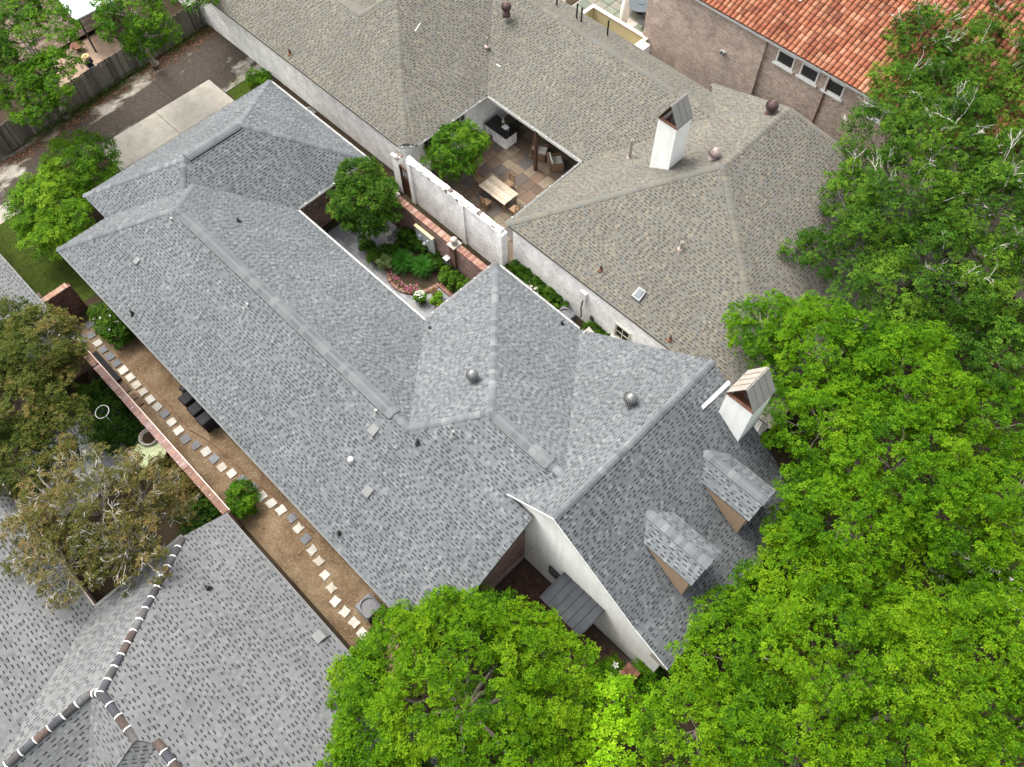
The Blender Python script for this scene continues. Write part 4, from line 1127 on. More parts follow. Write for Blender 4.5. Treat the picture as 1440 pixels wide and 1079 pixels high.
# person behind the fence in a straw hat
def person():
    P = empty('person', (-48.8, 11.35, 0), 'person in a straw hat and dark top standing behind the wooden fence', 'person')
    V = []; E = []; R = []
    def v(p, r): V.append(p); R.append(r); return len(V) - 1
    pel = v((0, 0, .95), .145)
    sp1 = v((0, 0, 1.12), .135); sp2 = v((0, 0, 1.30), .15); ch = v((.01, 0, 1.42), .13); nk = v((.02, 0, 1.52), .06); hd = v((.05, 0, 1.62), .095); ht = v((.055, 0, 1.73), .085)
    E += [(pel, sp1), (sp1, sp2), (sp2, ch), (ch, nk), (nk, hd), (hd, ht)]
    for sg in (-1, 1):
        hip = v((0, sg * .10, .90), .105); kn = v((.03, sg * .12, .50), .065); an = v((0, sg * .13, .09), .042); to = v((.16, sg * .14, .04), .035)
        E += [(pel, hip), (hip, kn), (kn, an), (an, to)]
        shd = v((0, sg * .19, 1.42), .06); el = v((-.02, sg * .25, 1.14), .045); wr = v((.14, sg * .22, .96), .03); pm = v((.2, sg * .21, .92), .033)
        E += [(ch, shd), (shd, el), (el, wr), (wr, pm)]
        for q, ln in ((-.030, .075), (-.010, .088), (.010, .082), (.030, .064)):
            a = v((.245, sg * .21 + q, .90), .010); b = v((.245 + ln * .55, sg * .21 + q, .872), .009); c = v((.245 + ln * .8, sg * .21 + q, .835), .008); E += [(pm, a), (a, b), (b, c)]
        a = v((.205, sg * (.21 - .05), .915), .011); b = v((.245, sg * (.21 - .065), .90), .009); E += [(pm, a), (a, b)]
    me = bpy.data.meshes.new('body'); me.from_pydata(V, E, [])
    me.materials.append(MATS['skin'])
    b = bpy.data.objects.new('body', me); col.objects.link(b); b.parent = P
    b.modifiers.new('skin', 'SKIN')
    for i, r in enumerate(R): me.skin_vertices[0].data[i].radius = (r, r)
    me.skin_vertices[0].data[0].use_root = True
    sb = b.modifiers.new('sub', 'SUBSURF'); sb.levels = sb.render_levels = 2
    m = MB(); m.lathe((0, 0, 0), [(.20, .88), (.19, 1.0), (.165, 1.12), (.185, 1.32), (.17, 1.43), (.075, 1.50)], 14)
    for sg in (-1, 1): m.tube([(0, sg * .14, 1.43), (0, sg * .20, 1.42), (-.02, sg * .255, 1.17)], [.085, .08, .068], 9)
    m.build('shirt', 'navy_cloth', P, local=True, smooth=True)
    m = MB()
    for sg in (-1, 1): m.tube([(0, sg * .085, .95), (.01, sg * .105, .86), (.035, sg * .12, .5), (.0, sg * .13, .1)], [.13, .12, .085, .06], 10)
    m.build('trousers', 'denim', P, local=True, smooth=True)
    m = MB(); m.lathe((.04, 0, 1.60), [(.101, 0), (.105, .06), (.09, .15), (.02, .17)], 12); m.build('hair', 'hair', P, local=True, smooth=True)
    m = MB(); m.lathe((.05, 0, 1.70), [(.23, -.015), (.235, 0), (.12, .02), (.112, .02), (.105, .10), (.06, .135), (.01, .12)], 20); m.build('straw_hat', 'straw', P, local=True, smooth=True)
    m = MB()
    for sg in (-1, 1): m.lathe((.135, sg * .035, 1.635), [(.004, 0), (.012, .006), (.012, .014), (.004, .02)], 6)
    m.build('eyes', 'black', P, local=True)
    m = MB(); m.tube([(.14, 0, 1.635), (.168, 0, 1.60), (.15, 0, 1.592)], [.008, .014, .008], 6)
    m.tube([(.142, -.025, 1.568), (.15, 0, 1.566), (.142, .025, 1.568)], .006, 6); m.build('nose_and_mouth', 'skin', P, local=True)
    P.rotation_euler.z = math.radians(200)
person()

# ================================================================== STEPPING STONES AND THINGS ON THE SIDE PATH
W_ = [(.38, .37, .33), (.44, .43, .385), (.33, .325, .295), (.36, .335, .285)]; G_ = [(.125, .13, .142), (.145, .15, .162), (.11, .115, .122)]
stones = [(-32.69, 1.0, 'g'), (-32.06, .71, 'g'), (-31.4, .7, 'w'), (-30.84, .69, 'g'), (-30.23, .72, 'g'), (-29.64, .73, 'g'), (-29.04, .75, 'w'), (-28.43, .77, 'w'), (-27.83, .75, 'w'), (-27.26, .75, 'w'), (-26.62, .77, 'w'), (-26.01, .79, 'w'), (-25.42, .82, 'g'), (-24.79, .81, 'w'),
 (-24.16, .78, 'w'), (-23.54, .76, 'g'), (-22.91, .92, 'g'), (-22.27, 1.07, 'w'), (-21.69, 1.13, 'g'), (-21.05, 1.13, 'w'), (-20.46, 1.26, 'w'), (-19.86, 1.41, 'g'), (-19.17, 1.54, 'g'), (-18.53, 1.57, 'w'), (-17.93, 1.68, 'w'), (-17.34, 1.78, 'w'), (-16.67, 1.93, 'g'), (-16.07, 1.8, 'w'), (-15.43, 1.73, 'g'), (-14.8, 1.59, 'w'), (-14.2, 1.5, 'w'),
 (-13.5, 1.28, 'w'), (-12.87, 1.12, 'w'), (-12.29, .87, 'w'), (-11.64, .86, 'w'), (-10.99, .86, 'w'), (-10.4, .82, 'w'), (-9.75, .85, 'g')]
for i, (x, y, k) in enumerate(stones):
    m = MB(); rough = k == 'w' and (x > -18 or random.random() < .2)
    hx, hy = .205 + random.uniform(-.015, .015), .205 + random.uniform(-.02, .02); rz = random.uniform(-.12, .12)
    pts = []
    for dx, dy in ((-1, -1), (0, -1.0), (1, -1), (1.0, 0), (1, 1), (0, 1.0), (-1, 1), (-1.0, 0)):
        jx, jy = (random.uniform(-.03, .03), random.uniform(-.03, .03)) if rough else (random.uniform(-.008, .008), random.uniform(-.008, .008))
        if rough and (dx == 0 or dy == 0): dx, dy = dx * .95, dy * .95
        X, Y = dx * hx + jx, dy * hy + jy
        pts.append((x + X * math.cos(rz) - Y * math.sin(rz), y + X * math.sin(rz) + Y * math.cos(rz), .06 + random.uniform(0, .01)))
    m.prism(pts, .07, jit(random.choice(W_ if k == 'w' else G_), .08))
    m.build('stepping_stone', 'paver', path, bevel=.008)
for x, y, a, b in ((-33.0, .35, .35, .25), (-32.4, .25, .25, .22), (-32.55, 1.45, .3, .22), (-31.9, 1.25, .3, .2), (-31.95, .2, .2, .18)):
    m = MB(); m.obox((x, y, .03), (a, b, .03), random.uniform(-.1, .1), jit(random.choice(G_), .1)); m.build('slab', 'paver', path, bevel=.01)
ed = MB()
for pts in ([(-30.15, 1.07), (-28.85, 1.12), (-27.57, 1.17), (-26.06, 1.22), (-25.01, 1.21), (-23.8, 1.17), (-22.83, 1.43), (-21.65, 1.6), (-20.49, 1.64), (-20.07, 1.68)], [(-20.0, 1.8), (-19.11, 1.82), (-17.5, 2.0), (-15.5, 2.1)]):
    for (xa, ya), (xb, yb) in zip(pts, pts[1:]):
        ed.hexa([(xa, ya, 0), (xb, yb, 0), (xb, yb + .035, 0), (xa, ya + .035, 0), (xa, ya, .09), (xb, yb, .09), (xb, yb + .035, .09), (xa, ya + .035, .09)])
tag(ed.build('garden_edging', 'rust'), 'thin dark curving garden edging strip beside the stepping stones', 'edging')
for i, (x, l_, lab) in enumerate(((-28.05, .55, 'longest brown timber plank lying against the brick boundary wall'), (-27.35, .36, 'middle one of three brown planks along the boundary wall'), (-26.85, .36, 'brown plank nearest the street of three along the boundary wall'))):
    m = MB(); m.box(x - l_ / 2, x + l_ / 2, .17, .45, .012, .07, jit((.10, .065, .045), .12)); tag(m.build('timber_plank', 'wood', bevel=.006), lab, 'plank', 'timber planks along the boundary wall')
m = MB(); m.box(-30.9, -28.6, .15, .42, .012, .22); m.box(-30.86, -28.64, .19, .38, .222, .225)
tag(m.build('planter_trough', 'void_black'), 'long narrow black trough at the foot of the boundary wall', 'trough')

def ac_unit(loc, label, s=.42, h=.85, group='air conditioning units'):
    t = empty('air_conditioner', loc, label, 'air conditioner', group); x, y, z = loc
    m = MB(); m.box(x - s, x + s, y - s, y + s, .06, h - .08); m.build('cabinet', 'ac_grey', t, bevel=.04)
    m = MB()
    for k in range(9):
        zz = .12 + k * (h - .3) / 9
        m.box(x - s - .012, x + s + .012, y - s - .012, y + s + .012, zz, zz + .025)
    o = m.build('louvres', 'ac_grey', t); o['kind'] = 'stuff'
    m = MB(); n = 28
    for k in range(n):
        a0, a1 = 2 * math.pi * k / n, 2 * math.pi * (k + 1) / n
        def sq(a):
            c_, s_ = math.cos(a), math.sin(a); q = min(1 / max(abs(c_), 1e-6), 1 / max(abs(s_), 1e-6)) * .97
            return (x + s * q * c_, y + s * q * s_)
        i0 = (x + s * .80 * math.cos(a0), y + s * .80 * math.sin(a0)); i1 = (x + s * .80 * math.cos(a1), y + s * .80 * math.sin(a1))
        o0, o1 = sq(a0), sq(a1)
        m.face([(*i0, h), (*o0, h - .02), (*o1, h - .02), (*i1, h)]); m.face([(*o0, h - .02), (*o0, h - .1), (*o1, h - .1), (*o1, h - .02)])
        m.face([(*i0, h), (*i1, h), (*i1, h - .12), (*i0, h - .12)])
    m.build('top_shroud', 'ac_grey', t)
    m = MB(); m.lathe((x, y, h - .2), [(s * .78, 0), (s * .78, .01)], 20); m.build('fan_well', 'void_black', t)
    m = MB()
    for k in range(4):
        a = k * math.pi / 2 + .4; u = Vector((math.cos(a), math.sin(a), 0)); v_ = Vector((-math.sin(a), math.cos(a), 0)); c_ = Vector((x, y, h - .15))
        m.face([c_ + u * .06 - v_ * .04, c_ + u * (s * .7) - v_ * .12 + Vector((0, 0, .03)), c_ + u * (s * .72) + v_ * .12 - Vector((0, 0, .02)), c_ + u * .06 + v_ * .04])
    m.lathe((x, y, h - .17), [(.11, 0), (.11, .06), (.02, .08)], 12)
    m.build('fan', 'grey_metal', t)
    return t
ac_unit((-10.86, 1.72, 0), 'grey air conditioner under the eave at the street end of the path')
ac_unit((-15.05, 18.42, 0), 'air conditioner beside the white wall with the meter box', .42, .85)
t = ac_unit((-36.1, 18.4, 0), 'dark air conditioner between the garage and the white wall', .38, .75)
def bin_(x, y, label):
    t = empty('wheeled_bin', (x, y, 0), label, 'bin', 'black bins under the long eave')
    m = MB(); m.hexa([(x - .24, y - .26, .06), (x + .24, y - .26, .06), (x + .24, y + .26, .06), (x - .24, y + .26, .06), (x - .29, y - .33, .95), (x + .29, y - .33, .95), (x + .29, y + .33, .95), (x - .29, y + .33, .95)]); m.build('bin_body', 'black', t, bevel=.02)
    m = MB(); m.hexa([(x - .31, y - .36, .955), (x + .31, y - .36, .955), (x + .31, y + .36, .985), (x - .31, y + .36, .985), (x - .26, y - .3, 1.03), (x + .26, y - .3, 1.03), (x + .26, y + .3, 1.06), (x - .26, y + .3, 1.06)]); m.build('lid', 'bin_plastic', t, bevel=.02)
    m = MB(); m.tube([(x - .22, y + .38, .98), (x + .22, y + .38, .98)], .02, 8); m.build('handle', 'black', t)
    for sx in (-1, 1):
        m = MB(); m.tube([(x + sx * .25, y + .24, .1), (x + sx * .30, y + .24, .1)], .1, 12); m.build('wheel', 'black', t)
bin_(-24.75, 2.05, 'black wheeled bin nearest the garage under the long eave'); bin_(-23.95, 2.02, 'middle black wheeled bin under the long eave'); bin_(-23.2, 2.0, 'black wheeled bin nearest the street under the long eave')
m = MB(); m.tube([(-25.5, 2.15, .5), (-25.5, 2.55, .5)], [.27, .27], 20); m.tube([(-25.5, 2.10, .5), (-25.5, 2.15, .5)], [.20, .27], 20); m.box(-25.6, -25.4, 2.2, 2.5, 0, .25)
tag(m.build('hose_reel', 'black'), 'round black hose reel beside the bins', 'hose reel')

# garden of the left house
sheet('slate_terrace', [(-28.5, -5.5), (-24.2, -5.5), (-24.2, -.5), (-28.5, -.5)], .01, 'slate_bed')
terr = bpy.data.objects['slate_terrace']
for i in range(5):
    for j in range(4):
        x = -28.0 + i * .8; y = -4.6 + j * .72 + (i % 2) * .3
        m = MB(); m.box(x, x + .77, y, y + .69, .012, .05, jit((.27, .285, .29), .12)); m.build('slate_flag', 'paver', terr)
gb = empty('garden_bench', (-24.6, -1.4, 0), 'curved pale stone bench by the big planter', 'bench')
for k in range(6):
    a0 = math.radians(150 + k * 14); a1 = math.radians(150 + k * 14 + 13); c_ = (-23.5, -.9)
    m = MB(); m.hexa([(c_[0] + r * math.cos(a), c_[1] + r * math.sin(a), z) for z in (.05, .42) for r, a in ((1.0, a0), (1.35, a0), (1.35, a1), (1.0, a1))], jit((.50, .43, .33), .08)); m.build('stone_block', 'paver', gb)
tp = empty('round_table', (-23.75, -.85, 0), 'round lichen stained stone table top below the boundary wall', 'table')
m = MB(); m.lathe((-23.75, -.85, 0), [(.4, 0), (.3, .1), (.25, .5), (.75, .6), (.8, .64), (.78, .68)], 24); m.build('table_top', 'lichen_top', tp)
pp = empty('large_pot', (-24.4, -.42, 0), 'large round grey pot with soil next to the boundary wall', 'pot')
m = MB(); m.lathe((-24.4, -.42, 0), [(.28, 0), (.44, .35), (.46, .75), (.48, .82), (.40, .82), (.38, .72)], 22); m.build('pot_body', 'pot_grey', pp, smooth=True)
m = MB(); m.lathe((-24.4, -.42, .70), [(.38, 0), (.3, .03), (.01, .05)], 16); m.build('soil_fill', 'soil', pp)
m = MB(); hoop = [(-26.57 + .33 * math.cos(t), -1.23 + .33 * math.sin(t), 1.55 + .05 * math.sin(t)) for t in np.linspace(0, 2 * math.pi * .97, 26)]
m.tube(hoop, .022, 6); m.tube([hoop[0], (-26.25, -1.2, 0)], .015, 6)
tag(m.build('white_hoop', 'white_paint'), 'white ring on a stake among dark garden shrubs', 'hoop')

# ================================================================== COURTYARD OF THE MAIN HOUSE
court = sheet('courtyard', [(-28.6, 12.2), (-18.7, 12.2), (-18.7, 16.76), (-28.6, 16.76)], .006, 'slate_bed')
y = 12.25
rowi = 0
while y < 15.6:
    h = random.choice([.38, .46, .55]); x = -28.5 - random.uniform(0, .4)
    while x < -18.9:
        l_ = random.choice([.42, .55, .7, .85])
        m = MB(); c = jit(random.choice([(.20, .205, .215), (.23, .235, .245), (.18, .185, .20), (.25, .25, .25)]), .08)
        if x + l_ > -28.5:
            m.prism([(max(x, -28.5) + .008, y + .008, .035 + random.uniform(0, .006)), (min(x + l_, -18.8) - .008, y + .008, .035), (min(x + l_, -18.8) - .008, y + h - .008, .035), (max(x, -28.5) + .008, y + h - .008, .035)], .03, c)
            m.build('slate_flag', 'paver', court)
        x += l_
    y += h; rowi += 1
bed = MB(); E_ = [(-25.6, 16.7), (-25.3, 15.6), (-24.82, 15.22), (-24.5, 14.75), (-24.25, 14.42), (-23.9, 14.05), (-23.48, 13.85), (-23.0, 13.8), (-22.59, 13.88), (-22.15, 14.12), (-21.81, 14.44), (-21.6, 14.75), (-21.5, 15.2), (-21.45, 15.52), (-20.9, 15.52), (-20.28, 15.50), (-19.4, 15.48), (-18.75, 15.48)]
bed.prism([(x, y, .10) for x, y in E_ + [(-18.75, 16.7)]], .09)
bo = bed.build('planting_bed', 'soil'); bo['kind'] = 'structure'
edg = empty('brick_edging', (-22.6, 14, 0), 'curved red brick edging round the courtyard flower bed', 'edging')
seg = []
for (xa, ya), (xb, yb) in zip(E_[1:], E_[2:]):
    d = Vector((xb - xa, yb - ya, 0)); n = max(1, int(d.length / .115))
    for k in range(n):
        p = Vector((xa, ya, 0)) + d * ((k + .5) / n)
        m = MB(); m.obox((p.x, p.y, .09), (.05, .12, .085 + random.uniform(-.006, .006)), math.atan2(d.y, d.x), jit(random.choice(BR), .1)); m.build('brick', 'brick_piece', edg)
bp2 = empty('brick_step', (-20.4, 13.9, 0), 'small red brick step at the corner of the slate courtyard', 'step')
for i in range(6):
    for j in range(4):
        x = -20.2 + i * .215; y = 13.55 + j * .115
        m = MB(); m.box(x, x + .2, y, y + .105, .04, .13 + random.uniform(0, .006), jit(random.choice(BR), .1)); m.build('brick', 'brick_piece', bp2)

# ================================================================== NEIGHBOUR'S PATIO
patio = sheet('patio', [(-27.85, 18.8), (-19.7, 18.8), (-19.7, 30), (-27.85, 30)], .006, 'mortar')
FL = [(.135, .10, .072), (.11, .082, .062), (.155, .12, .087), (.095, .078, .07), (.175, .14, .102), (.125, .085, .062), (.085, .077, .073)]
x = -27.8; nfl = 0
while x < -19.8:
    wv = random.choice([.45, .6, .6, .75]); y = 18.85 - random.uniform(0, .3)
    while y < 29.5:
        l_ = random.choice([.45, .6, .8, .9])
        if y + l_ > 18.85:
            m = MB(); z_ = .03 + random.uniform(0, .006)
            m.prism([(x + .008, max(y, 18.85) + .008, z_), (min(x + wv, -19.75) - .008, max(y, 18.85) + .008, z_), (min(x + wv, -19.75) - .008, y + l_ - .008, z_), (x + .008, y + l_ - .008, z_)], .025, jit(random.choice(FL), .15))
            m.build('flagstone', 'paver', patio)
        y += l_
    x += wv
tb = empty('dining_table', (-23.5, 22.03, 0), 'long weathered plank dining table on the flagstone patio', 'table')
for k in range(7):
    m = MB(); y = 21.47 + k * .162; m.box(-24.52 + random.uniform(-.01, .01), -22.48 + random.uniform(-.01, .01), y, y + .155, .72, .755, jit(random.choice([(.42, .35, .26), (.36, .30, .22), (.47, .40, .31), (.33, .28, .20)]), .08)); m.build('plank', 'wood', tb)
for sx in (-24.4, -22.6):
    for sy in (21.55, 22.5): m = MB(); m.box(sx - .04, sx + .04, sy - .04, sy + .04, .03, .72); m.build('leg', 'chair_wood', tb)
m = MB(); m.box(-24.36, -22.64, 21.53, 21.57, .6, .715); m.box(-24.36, -22.64, 22.48, 22.52, .6, .715); m.build('apron', 'chair_wood', tb)
def chair(x, y, rz, label):
    t = empty('dining_chair', (x, y, 0), label, 'chair', 'chairs round the patio dining table', rz)
    m = MB(); m.box(-.22, .22, -.22, .22, .43, .46); m.build('seat', 'chair_wood', t, local=True)
    for sx in (-.19, .19):
        m = MB(); m.box(sx - .02, sx + .02, .17, .21, .03, .43); m.build('leg', 'chair_wood', t, local=True)
        m = MB(); m.hexa([(sx - .02, -.21, .03), (sx + .02, -.21, .03), (sx + .02, -.17, .03), (sx - .02, -.17, .03), (sx - .02, -.29, .98), (sx + .02, -.29, .98), (sx + .02, -.26, .98), (sx - .02, -.26, .98)]); m.build('leg', 'chair_wood', t, local=True)
    m = MB(); m.box(-.17, .17, -.285, -.255, .88, .98); m.box(-.17, .17, -.265, -.235, .55, .62)
    m.tube([(-.16, -.25, .62), (.16, -.275, .88)], .016, 5); m.tube([(.16, -.25, .62), (-.16, -.275, .88)], .016, 5); m.build('backrest', 'chair_wood', t, local=True)
    return t
chair(-25.0, 22.0, math.radians(-90), 'dining chair at the table end under the patio tree')
chair(-23.6, 22.98, math.radians(180), 'dining chair on the porch side of the plank table')
chair(-23.55, 21.1, 0, 'dining chair on the white wall side of the plank table')
chair(-22.05, 21.85, math.radians(90), 'dining chair at the table end near the white roses')
isl = empty('kitchen_island', (-26.7, 25.4, 0), 'white outdoor kitchen island with black counter and sink', 'kitchen island')
m = MB(); m.box(-27.0, -25.87, 25.0, 25.9, .03, .90); m.box(-27.55, -27.0, 25.2, 25.9, .03, .90); m.box(-27.6, -27.5, 25.0, 25.2, .03, .9); m.build('cabinet', 'white_brick', isl)
m = MB(); m.box(-27.62, -25.80, 24.95, 25.45, .903, .95); m.box(-27.62, -26.75, 25.45, 25.98, .903, .949); m.box(-26.3, -25.80, 25.45, 25.98, .903, .951); m.box(-26.75, -26.3, 25.8, 25.98, .903, .948); m.build('counter_top', 'black_stone', isl)
m = MB(); m.hexa([(-26.75, 25.45, .80), (-26.3, 25.45, .80), (-26.3, 25.8, .80), (-26.75, 25.8, .80), (-26.75, 25.45, .81), (-26.3, 25.45, .81), (-26.3, 25.8, .81), (-26.75, 25.8, .81)]); m.build('sink', 'chrome', isl)
m = MB(); m.tube([(-26.15, 25.5, .95), (-26.15, 25.5, 1.28), (-26.2, 25.54, 1.36), (-26.35, 25.6, 1.36), (-26.42, 25.62, 1.25)], .018, 8); m.build('faucet', 'chrome', isl, smooth=True)
m = MB(); m.lathe((-26.9, 25.82, .955), [(.10, 0), (.03, .18), (.025, .25), (.07, .27)], 12); tag(m.build('table_lamp', 'cushion'), 'pale lamp on the black kitchen counter', 'lamp')
def armchair(x, y, rz, label):
    t = empty('armchair', (x, y, 0), label, 'armchair', 'wicker armchairs on the porch', rz)
    m = MB(); m.box(-.36, .36, -.34, .36, .05, .36); m.build('base', 'wicker', t, local=True, bevel=.02)
    m = MB(); m.hexa([(-.40, -.46, .05), (.40, -.46, .05), (.40, -.345, .05), (-.40, -.345, .05), (-.42, -.52, .86), (.42, -.52, .86), (.42, -.40, .86), (-.42, -.40, .86)]); m.build('backrest', 'wicker', t, local=True, bevel=.03)
    for sx in (-1, 1):
        m = MB(); m.box(min(sx * .365, sx * .46), max(sx * .365, sx * .46), -.34, .38, .05, .62); m.build('armrest', 'wicker', t, local=True, bevel=.03)
    m = MB(); m.box(-.34, .34, -.30, .36, .365, .50); m.build('seat_cushion', 'cushion', t, local=True, bevel=.04)
    m = MB(); m.hexa([(-.33, -.33, .50), (.33, -.33, .50), (.33, -.18, .50), (-.33, -.18, .50), (-.33, -.40, .92), (.33, -.40, .92), (.33, -.28, .92), (-.33, -.28, .92)]); m.build('back_cushion', 'cushion', t, local=True, bevel=.04)
armchair(-24.05, 26.05, math.radians(-60), 'wicker armchair with white cushions partly hidden by the porch post')
armchair(-22.85, 26.1, math.radians(-35), 'wicker armchair with white cushions right of the porch post')

# yellow walled terrace behind the tan roof
yw = empty('yellow_wall', (-27, 35.9, 0), 'yellow rendered terrace wall with pale pink coping', 'wall')
m = MB(); m.box(-29.1, -24.6, 35.9, 36.05, 0, 2.2); m.box(-29.1, -28.95, 33.9, 35.9, 0, 2.2); m.box(-24.75, -24.6, 33.9, 35.9, 0, 2.2); m.build('wall_body', 'yellow_stucco', yw)
m = MB(); m.box(-29.15, -24.55, 35.85, 36.1, 2.2, 2.27); m.box(-29.15, -28.9, 33.9, 35.85, 2.2, 2.27); m.box(-24.8, -24.55, 33.9, 35.85, 2.2, 2.27); m.build('coping', 'pink_coping', yw)
gpt = sheet('garden_terrace', [(-32, 36.1), (-24.9, 36.1), (-24.9, 46), (-32, 46)], .006, 'mortar')
for i in range(8):
    for j in range(8):
        if random.random() < .93:
            x = -31.9 + i * .86; y = 36.3 + j * .7
            m = MB(); m.box(x, x + .82, y, y + .66, .01, .05, jit(random.choice([(.135, .15, .115), (.165, .16, .13), (.12, .135, .11)]), .1)); m.build('paving_slab', 'paver', gpt)
for i in range(20):
    x = -31.9 + i * .34; m = MB(); m.box(x, x + .32, 36.12, 36.25, .01, .06, jit(random.choice(BR), .1)); m.build('brick', 'brick_piece', gpt)
um = empty('parasol', (-27.75, 37.6, 0), 'closed white parasol standing on the green slab terrace', 'parasol')
m = MB(); m.tube([(-27.75, 37.6, .05), (-27.75, 37.6, 3.0)], .03, 8); m.build('pole', 'dark_wood', um)
m = MB(); sg = 16; prof = [(.06, .55), (.20, .75), (.27, 1.3), (.25, 1.9), (.16, 2.5), (.04, 2.95)]; base = 0
for r, h in prof:
    for q in range(sg):
        a = 2 * math.pi * q / sg; rr = r * (1.08 if q % 2 else .86); m.v.append((-27.75 + rr * math.cos(a), 37.6 + rr * math.sin(a), h))
for k in range(len(prof) - 1):
    for q in range(sg):
        r_ = (q + 1) % sg; m.f.append((k * sg + q, k * sg + r_, (k + 1) * sg + r_, (k + 1) * sg + q)); m.c.append(None); m.m.append(0)
m.build('canopy', 'umbrella_cloth', um, smooth=True)
rt = empty('round_table', (-28.3, 40.0, 0), 'round dark metal table on the terrace behind the yellow wall', 'table')
m = MB(); m.lathe((-28.3, 40.0, .70), [(.95, 0), (.97, .03), (.90, .035), (.88, .02), (.25, .02), (.24, .05), (.02, .05)], 30); m.build('table_top', 'table_dark', rt)
m = MB(); m.lathe((-28.3, 40.0, .03), [(.35, 0), (.3, .04), (.05, .08), (.05, .67)], 14); m.build('pedestal', 'black', rt)
mc = empty('metal_chair', (-27.15, 38.9, 0), 'black metal chair with a round seat by the dark table', 'chair')
x, y = -27.15, 38.9
m = MB(); m.lathe((x, y, .42), [(.27, 0), (.28, .03), (.02, .04)], 18); m.build('seat', 'black', mc)
for a in (45, 135, 225, 315):
    m = MB(); c_, s_ = math.cos(math.radians(a)), math.sin(math.radians(a)); m.tube([(x + .2 * c_, y + .2 * s_, .42), (x + .27 * c_, y + .27 * s_, .05)], .014, 6); m.build('leg', 'black', mc)
m = MB(); m.tube([(x - .25, y + .2, .43), (x - .27, y + .28, .9), (x, y + .34, .95), (x + .27, y + .28, .9), (x + .25, y + .2, .43)], .016, 6)
for k in (-.12, 0, .12): m.tube([(x + k, y + .25, .45), (x + k, y + .32, .94)], .01, 5)
m.build('backrest', 'black', mc)
m = MB(); m.box(-31.0, -30.45, 34.5, 34.95, 0, 2.7); tag(m.build('garden_pillar', 'white_paint', bevel=.02), 'white square pillar left of the yellow wall', 'pillar')
m = MB(); m.box(-23.85, -23.4, 33.3, 34.6, 0, 3.25); tag(m.build('end_pier', 'white_paint', bevel=.02), 'white rendered pier at the end of the yellow wall', 'pier')
# front court under the gable
fc = sheet('front_court', [(-7.7, 2.2), (-.5, 2.2), (-.5, 8.0), (-7.7, 8.0)], .008, 'mortar_dark')
for i in range(30):
    for j in range(9):
        x = -7.6 + i * .225 + (j % 2) * .11; y = 6.4 + j * .16
        if x + .21 < -.6 and i * 9 + j < 290 and random.random() < .97:
            m = MB(); m.box(x, x + .21, y, y + .145, .01, .05 + random.uniform(0, .006), jit((.09, .05, .038), .3)); m.build('brick', 'brick_piece', fc)
m = MB(); m.box(-1.45, -.85, 7.05, 7.6, 0, 1.25); bp3 = empty('brick_pier', (-1.15, 7.3, 0), 'rusty red brick gate pier by the foot of the gable wall', 'pier'); m.build('shaft', 'dark_brick', bp3)
mb = []
for j in range(3): brick_run(mb, -1.47, -.83, 7.03 + j * .2, 1.25, .20, .19, .08, .012, [(.12, .055, .038), (.155, .075, .05)])
pieces('cap_brick', mb, 'brick_piece', bp3)

# ================================================================== TREES AND PLANTS
def unit(n):
    v = rng.normal(size=(n, 3)); return v / np.linalg.norm(v, axis=1, keepdims=True)

def spread(n):
    """n directions spread evenly over the sphere, then shaken"""
    i = np.arange(n) + .5; ph = np.arccos(1 - 2 * i / n); th = math.pi * (1 + 5 ** .5) * i + rng.uniform(0, 6.28)
    d = np.stack([np.cos(th) * np.sin(ph), np.sin(th) * np.sin(ph), np.cos(ph)], 1)
    d += rng.normal(0, .9 / math.sqrt(n), (n, 3))
    return d / np.linalg.norm(d, axis=1, keepdims=True)

def leaf_quads(P, D, U, L, Wd):
    """leaf blades: base P, direction D, face normal U, length L, width Wd -> (n*4,3) folded kite"""
    S_ = np.cross(D, U); S_ /= np.linalg.norm(S_, axis=1, keepdims=True) + 1e-9
    mid = P + D * (L * .5)[:, None]
    a = P; b = mid + S_ * (Wd * .5)[:, None] + U * (Wd * .12)[:, None]; c = P + D * L[:, None]; d = mid - S_ * (Wd * .5)[:, None] + U * (Wd * .12)[:, None]
    return np.stack([a, b, c, d], 1).reshape(-1, 3)

